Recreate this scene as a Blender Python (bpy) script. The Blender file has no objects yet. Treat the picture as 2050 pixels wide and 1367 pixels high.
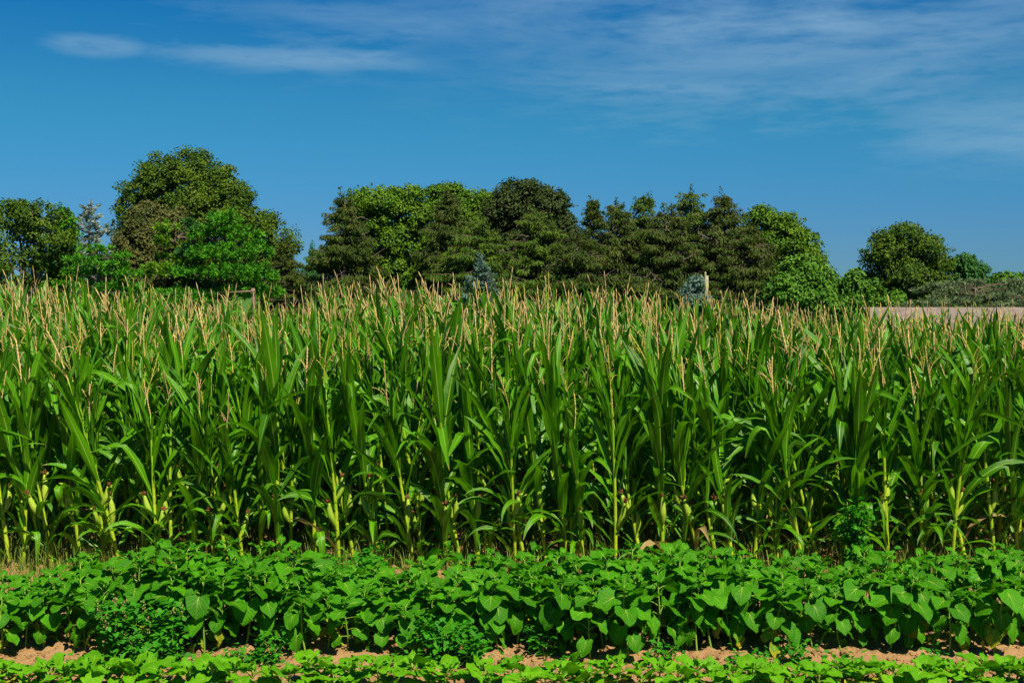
import bpy, math
import numpy as np
from mathutils import Matrix, Vector

scene = bpy.context.scene
COL = scene.collection
R = math.radians
PI = math.pi

# ------------------------------------------------------------------ camera
FPX, CX, CY = 2280.0, 1025.0, 683.5          # focal length in pixels of a 2050 px wide picture
CAM_H = 3.02
PITCH = math.atan((CY - 556.0) / FPX)
cam_data = bpy.data.cameras.new("camera")
cam = bpy.data.objects.new("camera", cam_data)
COL.objects.link(cam)
cam_data.sensor_width = 36.0
cam_data.lens = 36.0 * FPX / 2050.0
cam_data.clip_start = 0.1
cam_data.clip_end = 6000.0
cam.location = (0, 0, CAM_H)
cam.rotation_euler = (PI / 2 - PITCH, 0, 0)
scene.camera = cam

# ------------------------------------------------------------------ sun, sky, exposure
SUN_EL, SUN_AZ = R(56), R(148)                # azimuth clockwise from +Y: behind the camera, to its right
to_sun = Vector((math.sin(SUN_AZ) * math.cos(SUN_EL), math.cos(SUN_AZ) * math.cos(SUN_EL), math.sin(SUN_EL)))
sun_data = bpy.data.lights.new("sun", "SUN")
sun_data.energy = 5.0
sun_data.angle = R(0.5)
sun_data.color = (1.0, 0.90, 0.70)
sun = bpy.data.objects.new("sun", sun_data)
COL.objects.link(sun)
sun.location = (10, -20, 40)
sun.rotation_euler = to_sun.to_track_quat('Z', 'Y').to_euler()

scene.view_settings.view_transform = 'Standard'
scene.view_settings.look = 'None'
scene.view_settings.gamma = 1.0
scene.view_settings.exposure = 0.88

world = bpy.data.worlds.new("World")
scene.world = world
world.use_nodes = True


class NT:
    """Small helper for node trees."""
    def __init__(self, tree):
        self.t = tree
        tree.nodes.clear()

    def n(self, kind, ins=None, **props):
        nd = self.t.nodes.new(kind)
        for k, v in props.items():
            setattr(nd, k, v)
        for k, v in (ins or {}).items():
            s = nd.inputs[k]
            if isinstance(v, bpy.types.NodeSocket):
                self.t.links.new(v, s)
            else:
                s.default_value = v
        return nd

    def math(self, op, a, b=None, c=None, clamp=False):
        ins = {0: a}
        if b is not None:
            ins[1] = b
        if c is not None:
            ins[2] = c
        return self.n('ShaderNodeMath', ins, operation=op, use_clamp=clamp).outputs[0]

    def mix(self, f, a, b, blend='MIX'):
        nd = self.n('ShaderNodeMix', data_type='RGBA', blend_type=blend)
        for sock, v in ((nd.inputs[0], f), (nd.inputs[6], a), (nd.inputs[7], b)):
            if isinstance(v, bpy.types.NodeSocket):
                self.t.links.new(v, sock)
            elif isinstance(v, (tuple, list)):
                sock.default_value = (*v[:3], 1)
            else:
                sock.default_value = v
        return nd.outputs[2]

    def smooth(self, v, lo, hi):
        return self.n('ShaderNodeMapRange', {'Value': v, 'From Min': lo, 'From Max': hi, 'To Min': 0.0, 'To Max': 1.0},
                      interpolation_type='SMOOTHSTEP').outputs[0]


w = NT(world.node_tree)
sky = w.n('ShaderNodeTexSky', sky_type='NISHITA', sun_disc=False, sun_elevation=SUN_EL, sun_rotation=SUN_AZ,
          air_density=1.0, dust_density=0.0, ozone_density=4.0, altitude=0.0)
tc = w.n('ShaderNodeTexCoord').outputs['Generated']
sep = w.n('ShaderNodeSeparateXYZ', {0: tc})
# a polarised, strongly coloured blue as the photograph has it
el = sep.outputs[2]
tint = w.mix(w.smooth(el, 0.02, 0.15), (0.172, 0.43, 0.82), (0.135, 0.60, 0.80))
tint = w.mix(w.smooth(el, 0.13, 0.28), tint, (0.022, 0.51, 0.88))
skyc = w.mix(1.0, sky.outputs[0], tint, 'MULTIPLY')
# thin high cloud, drawn out along the horizon
sc = w.n('ShaderNodeVectorMath', {0: tc, 1: (1.8, 1.0, 11.0)}, operation='MULTIPLY').outputs[0]
n1 = w.n('ShaderNodeTexNoise', {'Vector': sc, 'Scale': 2.2, 'Detail': 5.0, 'Roughness': 0.55, 'Distortion': 0.5}).outputs[0]
sc2 = w.n('ShaderNodeVectorMath', {0: tc, 1: (9.0, 3.0, 42.0)}, operation='MULTIPLY').outputs[0]
n2 = w.n('ShaderNodeTexNoise', {'Vector': sc2, 'Scale': 2.0, 'Detail': 4.0, 'Roughness': 0.6}).outputs[0]
nn = w.math('ADD', w.math('MULTIPLY', n1, 0.6), w.math('MULTIPLY', n2, 0.4))


def cloud_bank(az0, el0, raz, rel):
    """A soft patch round a compass direction (radians) in which cloud may form."""
    az = w.math('ARCTAN2', sep.outputs[0], sep.outputs[1])
    e = w.math('ARCSINE', sep.outputs[2])
    a = w.math('DIVIDE', w.math('SUBTRACT', az, az0), raz)
    b = w.math('DIVIDE', w.math('SUBTRACT', e, el0), rel)
    d = w.math('SQRT', w.math('ADD', w.math('MULTIPLY', a, a), w.math('MULTIPLY', b, b)))
    d = w.math('ADD', d, w.math('MULTIPLY', w.math('SUBTRACT', n2, 0.5), 1.5))
    return w.math('SUBTRACT', 1.0, w.smooth(d, 0.25, 1.0))


banks = None
for args, k in (((0.24, 0.215, 0.50, 0.10), 1.0), ((-0.16, 0.184, 0.19, 0.015), 0.95), ((-0.345, 0.186, 0.05, 0.012), 0.95),
                ((-0.10, 0.22, 0.22, 0.02), 0.5), ((0.42, 0.12, 0.14, 0.05), 0.85), ((0.36, 0.135, 0.08, 0.013), 0.4), ((0.40, 0.215, 0.10, 0.03), 0.8)):
    m = w.math('MULTIPLY', cloud_bank(*args), k)
    banks = m if banks is None else w.math('MAXIMUM', banks, m)
cl = w.math('MULTIPLY', banks, w.smooth(nn, 0.28, 0.68))
skyc = w.mix(w.math('MULTIPLY', cl, 0.80), skyc, (2.6, 4.7, 6.8))
bg = w.n('ShaderNodeBackground', {'Color': skyc, 'Strength': 0.05})
wo = w.n('ShaderNodeOutputWorld', {0: bg.outputs[0]})

# ------------------------------------------------------------------ helpers


def at(px, py, Y):
    """The world point at depth Y that the photograph shows at pixel (px, py)."""
    cp, sp = math.cos(PITCH), math.sin(PITCH)
    a, b = (px - CX) / FPX, (CY - py) / FPX
    d = np.array([a, cp + b * sp, -sp + b * cp])
    return np.array([0, 0, CAM_H]) + d * (Y / d[1])


def col_x(px, Y):
    return at(px, 800, Y)[0]


def norm(v):
    return v / np.maximum(np.linalg.norm(v, axis=-1, keepdims=True), 1e-9)


class Geo:
    """Collects quads; build() links them as ONE mesh object."""
    def __init__(self):
        self.V, self.F, self.U, self.T, self.M, self.n = [], [], [], [], [], 0

    def add(self, v, f, uv=None, tone=0.5, mat=0):
        v = np.asarray(v, float).reshape(-1, 3)
        f = np.asarray(f, np.int64).reshape(-1, 4)
        self.V.append(v)
        self.F.append(f + self.n)
        self.U.append(np.zeros((len(v), 2)) if uv is None else np.asarray(uv, float).reshape(-1, 2))
        self.T.append(np.broadcast_to(np.asarray(tone, float), (len(v),)))
        self.M.append(np.full(len(f), mat, np.int32))
        self.n += len(v)
        return self

    def arrays(self):
        return (np.concatenate(self.V), np.concatenate(self.F), np.concatenate(self.U), np.concatenate(self.T), np.concatenate(self.M))

    def merge(self, other, mtx=None, tone=None, mat_offset=0):
        v, f, u, t, m = other.arrays() if isinstance(other, Geo) else other
        if mtx is not None:
            v = v @ mtx[:3, :3].T + mtx[:3, 3]
        self.V.append(v)
        self.F.append(f + self.n)
        self.U.append(u)
        self.T.append(t if tone is None else np.full(len(v), tone))
        self.M.append(m + mat_offset)
        self.n += len(v)

    def mesh(self, name, mats, smooth=True):
        v, f, u, t, m = self.arrays()
        me = bpy.data.meshes.new(name)
        me.vertices.add(len(v))
        me.vertices.foreach_set("co", v.astype(np.float32).ravel())
        me.loops.add(f.size)
        me.loops.foreach_set("vertex_index", f.astype(np.int32).ravel())
        me.polygons.add(len(f))
        me.polygons.foreach_set("loop_start", np.arange(0, f.size, 4, dtype=np.int32))
        me.polygons.foreach_set("material_index", m.astype(np.int32))
        me.polygons.foreach_set("use_smooth", np.full(len(f), smooth))
        for mt in (mats if isinstance(mats, (list, tuple)) else [mats]):
            me.materials.append(mt)
        uvl = me.uv_layers.new(name="UVMap")
        uvl.data.foreach_set("uv", u[f.ravel()].astype(np.float32).ravel())
        at_ = me.attributes.new("tone", 'FLOAT', 'POINT')
        at_.data.foreach_set("value", t.astype(np.float32))
        me.update(calc_edges=True)
        return me

    def build(self, name, mats, parent=None, smooth=True):
        return link(name, self.mesh(name, mats, smooth), parent)


def link(name, me, parent=None):
    o = bpy.data.objects.new(name, me)
    COL.objects.link(o)
    if parent is not None:
        o.parent = parent
    return o


def tag(o, label=None, cat=None, group=None, kind=None):
    for k, v in (("label", label), ("category", cat), ("group", group), ("kind", kind)):
        if v:
            o[k] = v
    return o


def thing(name, label, cat, loc=(0, 0, 0), group=None):
    o = bpy.data.objects.new(name, None)
    o.empty_display_size = 0.2
    COL.objects.link(o)
    o.location = tuple(float(c) for c in loc)
    return tag(o, label, cat, group)


def grid_faces(n, k, off=0):
    """Quads of an n x k grid of vertices."""
    i = np.arange(n - 1)[:, None] * k + np.arange(k - 1)[None, :]
    return np.stack([i, i + 1, i + k + 1, i + k], -1).reshape(-1, 4) + off


def add_tube(g, pts, rad, sides=6, mat=0, tone=0.5, cap=True):
    pts = np.asarray(pts, float)
    rad = np.broadcast_to(np.asarray(rad, float), (len(pts),))
    tan = norm(np.gradient(pts, axis=0))
    ref = np.array([0.0, 0, 1]) if abs(tan[0][2]) < 0.9 else np.array([1.0, 0, 0])
    a = norm(np.cross(tan, ref))
    b = np.cross(tan, a)
    an = np.arange(sides) * 2 * PI / sides
    ring = pts[:, None, :] + rad[:, None, None] * (a[:, None, :] * np.cos(an)[None, :, None] + b[:, None, :] * np.sin(an)[None, :, None])
    n = len(pts)
    i = np.arange(n - 1)[:, None] * sides
    j = np.arange(sides)[None, :]
    j2 = (j + 1) % sides
    f = np.stack([i + j, i + j2, i + sides + j2, i + sides + j], -1).reshape(-1, 4)
    v = ring.reshape(-1, 3)
    vv = np.repeat(np.linspace(0, 1, n), sides)
    uv = np.stack([np.tile(np.arange(sides) / sides, n), vv], -1)
    t = tone if np.ndim(tone) == 0 else np.repeat(tone, sides)
    if cap:
        v = np.vstack([v, pts[-1:]])
        uv = np.vstack([uv, [[0.5, 1]]])
        if np.ndim(t):
            t = np.append(t, t[-1])
        last = (n - 1) * sides
        c = n * sides
        ks = np.arange(0, sides, 2)
        f = np.vstack([f, np.stack([last + ks, last + (ks + 1) % sides, last + (ks + 2) % sides, np.full(len(ks), c)], -1)])
    g.add(v, f, uv, t, mat)


def add_strip(g, c, side, nrm, width, fold, ripple=0.0, k=5, rng=None, mat=0, tone=0.5):
    """A blade along the centre line c; `fold` lifts its edges along nrm; u runs across, v along."""
    n = len(c)
    u = np.linspace(-1, 1, k)
    s = np.linspace(0, 1, n)
    ph = rng.uniform(0, 6.28, 2) if rng is not None else (0, 0)
    fr = rng.uniform(2.5, 5.0, 2) if rng is not None else (3, 3)
    wave = np.where(u[None, :] < 0, np.sin(s[:, None] * fr[0] * 2 * PI + ph[0]), np.sin(s[:, None] * fr[1] * 2 * PI + ph[1]))
    lift = fold * np.abs(u)[None, :] ** 1.3 * width[:, None] + ripple * wave * (np.abs(u)[None, :] ** 2) * np.sin(PI * np.clip(s, 0, 1))[:, None]
    v = c[:, None, :] + side[:, None, :] * (u[None, :] * width[:, None])[..., None] + nrm[:, None, :] * lift[..., None]
    uv = np.stack([np.broadcast_to(u * 0.5 + 0.5, (n, k)), np.broadcast_to(s[:, None], (n, k))], -1)
    g.add(v, grid_faces(n, k), uv, tone, mat)


def rot_axis(v, axis, ang):
    """Rodrigues rotation of rows of v about rows of axis by rows of ang."""
    ang = np.asarray(ang)[..., None]
    return v * np.cos(ang) + np.cross(axis, v) * np.sin(ang) + axis * np.sum(axis * v, -1, keepdims=True) * (1 - np.cos(ang))


def value_noise(x, y, seed):
    r = np.random.default_rng(seed).random((256, 256))
    xi, yi = np.floor(x).astype(int), np.floor(y).astype(int)
    fx, fy = x - xi, y - yi
    fx, fy = fx * fx * (3 - 2 * fx), fy * fy * (3 - 2 * fy)
    g = lambda a, b: r[a % 256, b % 256]
    return (g(xi, yi) * (1 - fx) + g(xi + 1, yi) * fx) * (1 - fy) + (g(xi, yi + 1) * (1 - fx) + g(xi + 1, yi + 1) * fx) * fy


# ------------------------------------------------------------------ materials
MATS = {}


def new_mat(name):
    m = bpy.data.materials.new(name)
    m.use_nodes = True
    MATS[name] = m
    return m, NT(m.node_tree)


def finish(nt, color, rough=0.55, spec=0.35, trans=0.0, tcolor=None, normal=None):
    ins = {'Base Color': color if isinstance(color, bpy.types.NodeSocket) else (*color, 1), 'Roughness': rough, 'Specular IOR Level': spec}
    if normal is not None:
        ins['Normal'] = normal
    p = nt.n('ShaderNodeBsdfPrincipled', ins)
    out = p.outputs[0]
    if trans:
        tr = nt.n('ShaderNodeBsdfTranslucent', {'Color': tcolor if isinstance(tcolor, bpy.types.NodeSocket) else (*tcolor, 1)})
        out = nt.n('ShaderNodeMixShader', {0: trans, 1: out, 2: tr.outputs[0]}).outputs[0]
    nt.n('ShaderNodeOutputMaterial', {0: out})


def variation(nt):
    """A number 0..1: the mesh's own tone, shuffled per object."""
    a = nt.n('ShaderNodeAttribute', attribute_name='tone').outputs['Fac']
    r = nt.n('ShaderNodeObjectInfo').outputs['Random']
    return nt.math('FRACT', nt.math('ADD', a, r))


def uv_xy(nt):
    s = nt.n('ShaderNodeSeparateXYZ', {0: nt.n('ShaderNodeUVMap').outputs[0]})
    return s.outputs[0], s.outputs[1]


def corn_leaf_mat():
    m, nt = new_mat('corn_leaf')
    v = variation(nt)
    u, s = uv_xy(nt)
    base = nt.mix(v, (0.010, 0.076, 0.001), (0.072, 0.265, 0.001))
    # fine veins along the blade, a pale midrib, a little yellow towards some tips
    vein = nt.math('SINE', nt.math('MULTIPLY', u, 95.0))
    base = nt.mix(nt.math('MULTIPLY_ADD', vein, 0.10, 0.10), base, (0.12, 0.31, 0.008))
    rib = nt.math('ABSOLUTE', nt.math('SUBTRACT', u, 0.5))
    ribw = nt.math('MULTIPLY_ADD', s, -0.035, 0.058)
    ribm = nt.math('MULTIPLY', nt.math('LESS_THAN', rib, ribw), nt.math('SUBTRACT', 1.0, nt.smooth(s, 0.72, 1.0)))
    base = nt.mix(nt.math('MULTIPLY', ribm, 0.85), base, (0.30, 0.46, 0.06))
    tex = nt.n('ShaderNodeTexNoise', {'Vector': nt.n('ShaderNodeTexCoord').outputs['Object'], 'Scale': 9.0, 'Detail': 3.0}).outputs[0]
    base = nt.mix(nt.math('MULTIPLY', nt.smooth(tex, 0.52, 0.75), 0.30), base, (0.12, 0.25, 0.015))
    tip = nt.math('MULTIPLY', nt.smooth(s, 0.90, 1.0), nt.math('GREATER_THAN', v, 0.62))
    base = nt.mix(nt.math('MULTIPLY', tip, 0.7), base, (0.30, 0.23, 0.06))
    bump = nt.n('ShaderNodeBump', {'Strength': 0.25, 'Distance': 0.004, 'Height': vein}).outputs[0]
    rough = nt.math('MULTIPLY_ADD', tex, 0.25, 0.24)
    finish(nt, base, rough, 0.30, 0.30, nt.mix(0.5, base, (0.12, 0.44, 0.001)), bump)


def corn_stalk_mat():
    m, nt = new_mat('corn_stalk')
    v = variation(nt)
    z = nt.n('ShaderNodeSeparateXYZ', {0: nt.n('ShaderNodeTexCoord').outputs['Object']}).outputs[2]
    low = nt.mix(v, (0.20, 0.32, 0.010), (0.33, 0.42, 0.018))
    up = nt.mix(v, (0.11, 0.25, 0.006), (0.17, 0.32, 0.01))
    c = nt.mix(nt.smooth(z, 0.7, 1.45), low, up)
    tex = nt.n('ShaderNodeTexNoise', {'Vector': nt.n('ShaderNodeTexCoord').outputs['Object'], 'Scale': 16.0, 'Detail': 3.0}).outputs[0]
    c = nt.mix(nt.math('MULTIPLY', nt.smooth(tex, 0.5, 0.8), 0.5), c, (0.10, 0.22, 0.015))
    c = nt.mix(nt.math('SUBTRACT', 1.0, nt.smooth(z, 0.02, 0.14)), c, (0.22, 0.16, 0.07))
    finish(nt, c, 0.42, 0.4)


def simple(name, a, b, rough=0.6, spec=0.3, trans=0.0, tc_=None, scale=14.0, amt=0.5):
    m, nt = new_mat(name)
    v = variation(nt)
    c = nt.mix(v, a, b)
    tex = nt.n('ShaderNodeTexNoise', {'Vector': nt.n('ShaderNodeTexCoord').outputs['Object'], 'Scale': scale, 'Detail': 3.0}).outputs[0]
    c = nt.mix(nt.math('MULTIPLY', nt.smooth(tex, 0.45, 0.75), amt), c, tuple(0.5 * x for x in a))
    finish(nt, c, rough, spec, trans, tc_)
    return m


def sunflower_leaf_mat(name, a, b, vein_c, yellow):
    m, nt = new_mat(name)
    v = variation(nt)
    u, s = uv_xy(nt)
    c = nt.mix(v, a, b)
    x = nt.math('ABSOLUTE', nt.math('SUBTRACT', u, 0.5))          # 0 on the midrib
    tex = nt.n('ShaderNodeTexNoise', {'Vector': nt.n('ShaderNodeTexCoord').outputs['Object'], 'Scale': 22.0, 'Detail': 3.0, 'Roughness': 0.6}).outputs[0]
    c = nt.mix(nt.math('MULTIPLY', nt.smooth(tex, 0.42, 0.72), 0.35), c, tuple(q * 0.55 for q in a))
    if yellow:
        c = nt.mix(nt.smooth(nt.math('ADD', tex, nt.math('MULTIPLY', s, 0.25)), 0.50, 0.72), c, (0.42, 0.36, 0.02))
        c = nt.mix(nt.smooth(tex, 0.66, 0.72), c, (0.16, 0.07, 0.02))
    tex2 = nt.n('ShaderNodeTexNoise', {'Vector': nt.n('ShaderNodeTexCoord').outputs['Object'], 'Scale': 55.0, 'Detail': 2.0}).outputs[0]
    mid = nt.math('LESS_THAN', x, nt.math('MULTIPLY_ADD', s, -0.016, 0.018))
    two = nt.math('LESS_THAN', nt.math('ABSOLUTE', nt.math('SUBTRACT', x, nt.math('MULTIPLY', nt.math('SUBTRACT', s, 0.10), 0.52))), nt.math('MULTIPLY_ADD', s, -0.016, 0.013))
    side = nt.math('FRACT', nt.math('MULTIPLY', nt.math('SUBTRACT', s, nt.math('MULTIPLY', x, 0.9)), 6.5))
    sidev = nt.math('LESS_THAN', nt.math('ABSOLUTE', nt.math('SUBTRACT', side, 0.5)), 0.06)
    c = nt.mix(nt.math('MULTIPLY', sidev, 0.15), c, vein_c)
    fade = nt.math('SUBTRACT', 1.0, nt.smooth(s, 0.35, 0.75))
    c = nt.mix(nt.math('MULTIPLY', nt.math('MULTIPLY', two, fade), 0.55), c, vein_c)
    c = nt.mix(nt.math('MULTIPLY', mid, nt.math('MULTIPLY_ADD', fade, 0.6, 0.2)), c, vein_c)
    hgt = nt.math('ADD', nt.math('MULTIPLY', tex, 0.5), nt.math('SINE', nt.math('MULTIPLY', side, PI)))
    bump = nt.n('ShaderNodeBump', {'Strength': 0.22, 'Distance': 0.006, 'Height': hgt}).outputs[0]
    c = nt.mix(nt.math('MULTIPLY', nt.smooth(tex2, 0.70, 0.74), 0.75), c, (0.20, 0.15, 0.02))
    finish(nt, c, 0.62, 0.15, 0.34, nt.mix(0.5, c, (0.10, 0.46, 0.001)), bump)


def tree_leaf_mat(name, a, b, trans=0.12, rough=0.6):
    m, nt = new_mat(name)
    v = nt.n('ShaderNodeAttribute', attribute_name='tone').outputs['Fac']
    c = nt.mix(v, a, b)
    finish(nt, c, rough, 0.2, trans, nt.mix(0.4, c, tuple(min(1, q * 1.8) for q in b)))


corn_leaf_mat()
corn_stalk_mat()
simple('tassel_tan', (0.46, 0.34, 0.12), (0.62, 0.48, 0.21), 0.8, 0.1, 0.15, (0.5, 0.33, 0.15), 40.0, 0.25)
simple('tassel_green', (0.30, 0.33, 0.04), (0.46, 0.40, 0.09), 0.8, 0.1, 0.15, (0.4, 0.4, 0.08), 40.0, 0.25)
simple('husk', (0.20, 0.34, 0.02), (0.33, 0.45, 0.04), 0.5, 0.3, 0.1, (0.3, 0.5, 0.03), 12.0, 0.3)
simple('silk', (0.085, 0.025, 0.014), (0.20, 0.085, 0.035), 0.8, 0.1, 0, None, 60.0, 0.5)
simple('dry_leaf', (0.24, 0.18, 0.07), (0.32, 0.25, 0.10), 0.8, 0.1, 0.2, (0.4, 0.28, 0.1), 12.0, 0.4)
sunflower_leaf_mat('sunflower_leaf', (0.024, 0.150, 0.001), (0.055, 0.255, 0.002), (0.30, 0.40, 0.06), False)
sunflower_leaf_mat('sunflower_young_leaf', (0.060, 0.25, 0.001), (0.120, 0.36, 0.003), (0.34, 0.44, 0.06), False)
sunflower_leaf_mat('sunflower_yellow_leaf', (0.06, 0.22, 0.010), (0.12, 0.28, 0.014), (0.34, 0.40, 0.06), True)
simple('sunflower_stem', (0.10, 0.22, 0.02), (0.22, 0.34, 0.04), 0.6, 0.25, 0, None, 20.0, 0.3)
simple('weed_leaf', (0.018, 0.14, 0.003), (0.048, 0.25, 0.008), 0.6, 0.15, 0.3, (0.04, 0.36, 0.008), 20.0, 0.3)
simple('weed_stem', (0.12, 0.20, 0.03), (0.22, 0.20, 0.06), 0.7, 0.2)
simple('weed_seed', (0.20, 0.20, 0.05), (0.32, 0.27, 0.10), 0.8, 0.1)
simple('grass_blade', (0.04, 0.16, 0.004), (0.20, 0.22, 0.04), 0.7, 0.2, 0.2, (0.2, 0.3, 0.05))
simple('bark', (0.10, 0.075, 0.055), (0.16, 0.125, 0.095), 0.9, 0.1, 0, None, 3.0, 0.6)
simple('twig', (0.14, 0.11, 0.08), (0.22, 0.18, 0.14), 0.9, 0.1, 0, None, 3.0, 0.6)
simple('post_wood', (0.22, 0.21, 0.13), (0.28, 0.265, 0.17), 0.85, 0.1, 0, None, 5.0, 0.3)
simple('brown_wood', (0.17, 0.11, 0.08), (0.22, 0.15, 0.11), 0.85, 0.1, 0, None, 5.0, 0.3)
simple('wire', (0.05, 0.07, 0.06), (0.06, 0.08, 0.07), 0.5, 0.3)
simple('barn_wall', (0.30, 0.24, 0.21), (0.34, 0.27, 0.23), 0.85, 0.1, 0, None, 2.0, 0.3)
simple('dark_opening', (0.02, 0.02, 0.022), (0.03, 0.03, 0.03), 0.4, 0.4)


def roof_mat():
    m, nt = new_mat('roof_shingle')
    br = nt.n('ShaderNodeTexBrick', {'Vector': nt.n('ShaderNodeUVMap').outputs[0], 'Color1': (0.150, 0.126, 0.108, 1), 'Color2': (0.195, 0.163, 0.140, 1),
                                     'Mortar': (0.17, 0.13, 0.13, 1), 'Scale': 1.0, 'Mortar Size': 0.02, 'Brick Width': 0.33, 'Row Height': 0.14})
    st_ = nt.n('ShaderNodeTexNoise', {'Vector': nt.n('ShaderNodeTexCoord').outputs['Object'], 'Scale': 1.3, 'Detail': 5.0, 'Roughness': 0.7}).outputs[0]
    finish(nt, nt.mix(nt.math('MULTIPLY', nt.smooth(st_, 0.42, 0.65), 0.6), br.outputs[0], (0.10, 0.085, 0.075)), 0.9, 0.1)


roof_mat()


def soil_mat():
    m, nt = new_mat('soil')
    p = nt.n('ShaderNodeTexCoord').outputs['Object']
    a = nt.n('ShaderNodeTexNoise', {'Vector': p, 'Scale': 2.3, 'Detail': 4.0}).outputs[0]
    b = nt.n('ShaderNodeTexNoise', {'Vector': p, 'Scale': 55.0, 'Detail': 6.0, 'Roughness': 0.7}).outputs[0]
    c = nt.mix(a, (0.29, 0.172, 0.076), (0.37, 0.230, 0.110))
    c = nt.mix(nt.math('MULTIPLY', nt.smooth(b, 0.45, 0.7), 0.5), c, (0.16, 0.085, 0.035))
    h = nt.n('ShaderNodeBump', {'Strength': 1.0, 'Distance': 0.022, 'Height': b}).outputs[0]
    # beyond the field the ground is grown over
    y = nt.n('ShaderNodeSeparateXYZ', {0: p}).outputs[1]
    c = nt.mix(nt.smooth(y, 23.5, 26.0), c, nt.mix(a, (0.03, 0.10, 0.012), (0.07, 0.14, 0.02)))
    finish(nt, c, 0.95, 0.1, 0, None, h)


soil_mat()
tree_leaf_mat('oak_leaf', (0.020, 0.062, 0.001), (0.085, 0.145, 0.003))
tree_leaf_mat('oak_dark_leaf', (0.018, 0.060, 0.001), (0.075, 0.135, 0.003))
tree_leaf_mat('maple_leaf', (0.030, 0.092, 0.001), (0.100, 0.195, 0.003))
tree_leaf_mat('yew_leaf', (0.012, 0.032, 0.004), (0.046, 0.070, 0.012))
tree_leaf_mat('pine_needle', (0.026, 0.145, 0.004), (0.080, 0.270, 0.006), 0.12)
tree_leaf_mat('pine_yellow_needle', (0.050, 0.160, 0.003), (0.140, 0.280, 0.006), 0.12)
tree_leaf_mat('pine_dark_needle', (0.018, 0.090, 0.016), (0.055, 0.170, 0.030), 0.2)
tree_leaf_mat('spruce_needle', (0.016, 0.044, 0.002), (0.060, 0.090, 0.006), 0.10)
tree_leaf_mat('spruce_brown_needle', (0.018, 0.050, 0.002), (0.068, 0.092, 0.008), 0.10)
tree_leaf_mat('spruce_green_needle', (0.022, 0.066, 0.002), (0.080, 0.135, 0.005), 0.10)
tree_leaf_mat('brown_foliage', (0.042, 0.064, 0.012), (0.105, 0.110, 0.024), 0.15)
tree_leaf_mat('blue_needle', (0.050, 0.110, 0.082), (0.135, 0.215, 0.170), 0.08)
tree_leaf_mat('grey_needle', (0.15, 0.21, 0.16), (0.30, 0.36, 0.30), 0.15)
tree_leaf_mat('cedar_needle', (0.045, 0.095, 0.035), (0.180, 0.240, 0.110), 0.12)
tree_leaf_mat('shrub_leaf', (0.030, 0.115, 0.005), (0.085, 0.200, 0.010))

# ------------------------------------------------------------------ ground
def terrain(x, y):
    """Large-scale height: level field, then a slope down behind it."""
    t = np.clip((np.asarray(y, float) - 36.0) / 14.0, 0, 1)
    return -2.0 * t * t * (3 - 2 * t)


def soil_height(x, y):
    x, y = np.asarray(x, float), np.asarray(y, float)
    near = np.clip((12.6 - y) / 1.0, 0, 1) * np.clip((y - 6.5) / 0.5, 0, 1)
    h = 0.030 * (value_noise(x * 1.7, y * 2.2, 1) - 0.5) + 0.030 * (value_noise(x * 6, y * 7, 2) - 0.5)
    c = value_noise(x * 17, y * 17, 3)
    h = h + 0.034 * np.maximum(c - 0.48, 0) * 2 + 0.022 * (value_noise(x * 37, y * 37, 4) - 0.5)
    h = h + 0.035 * np.exp(-((y - 9.40) / 0.38) ** 2) + 0.03 * np.exp(-((y - 8.0) / 0.3) ** 2)   # low ridges the rows stand on
    return h * near + terrain(x, y)


xs = np.concatenate([[-3000, -1200, -500, -200, -90, -45, -25, -14, -9], np.arange(-5.8, 5.81, 0.024), [9, 14, 25, 45, 90, 200, 500, 1200, 3000]])
ys = np.concatenate([[-300, -60, -15, 0, 4, 6.6], np.arange(7.6, 10.4, 0.024), np.arange(10.4, 12.8, 0.06), [14, 17, 21, 26, 31, 34, 36, 38, 40, 42, 44, 46, 48, 50, 60, 90, 150, 300, 700, 1600, 4000]])
gx, gy = np.meshgrid(xs, ys)
g = Geo()
g.add(np.stack([gx, gy, soil_height(gx, gy)], -1), grid_faces(len(ys), len(xs)))
tag(g.build('ground', MATS['soil']), kind='structure')

rc = np.random.default_rng(5)
NC = 15000
cyy = rc.uniform(8.2, 10.5, NC)
cxx = rc.uniform(-5.2, 5.2, NC)
keep = value_noise(cxx * 5, cyy * 5, 9) + rc.normal(0, .18, NC) > .42
cxx, cyy = cxx[keep], cyy[keep]
NC = len(cxx)
csz = .004 + .019 * rc.random(NC) ** 3.2
cube = np.array([(-1, -1, -1), (1, -1, -1), (1, 1, -1), (-1, 1, -1), (-1, -1, 1), (1, -1, 1), (1, 1, 1), (-1, 1, 1)]) * .62
cv = cube[None] * rc.uniform(.6, 1.25, (NC, 8, 3)) * csz[:, None, None] * np.array([1.15, 1.0, .8])
ca = rc.uniform(0, 2 * PI, NC)
cv = np.stack([cv[..., 0] * np.cos(ca)[:, None] - cv[..., 1] * np.sin(ca)[:, None], cv[..., 0] * np.sin(ca)[:, None] + cv[..., 1] * np.cos(ca)[:, None], cv[..., 2]], -1)
cv = cv + np.stack([cxx, cyy, soil_height(cxx, cyy) + csz * .25], -1)[:, None, :]
cf = (np.arange(NC)[:, None, None] * 8 + np.array([(0, 3, 2, 1), (4, 5, 6, 7), (0, 1, 5, 4), (1, 2, 6, 5), (2, 3, 7, 6), (3, 0, 4, 7)])[None]).reshape(-1, 4)
g = Geo()
g.add(cv.reshape(-1, 3), cf, None, np.repeat(rc.random(NC), 8))
tag(g.build('soil_clods', MATS['soil'], smooth=True), 'crumbs and small clods of dry brown soil between the rows', 'soil', kind='stuff')

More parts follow.
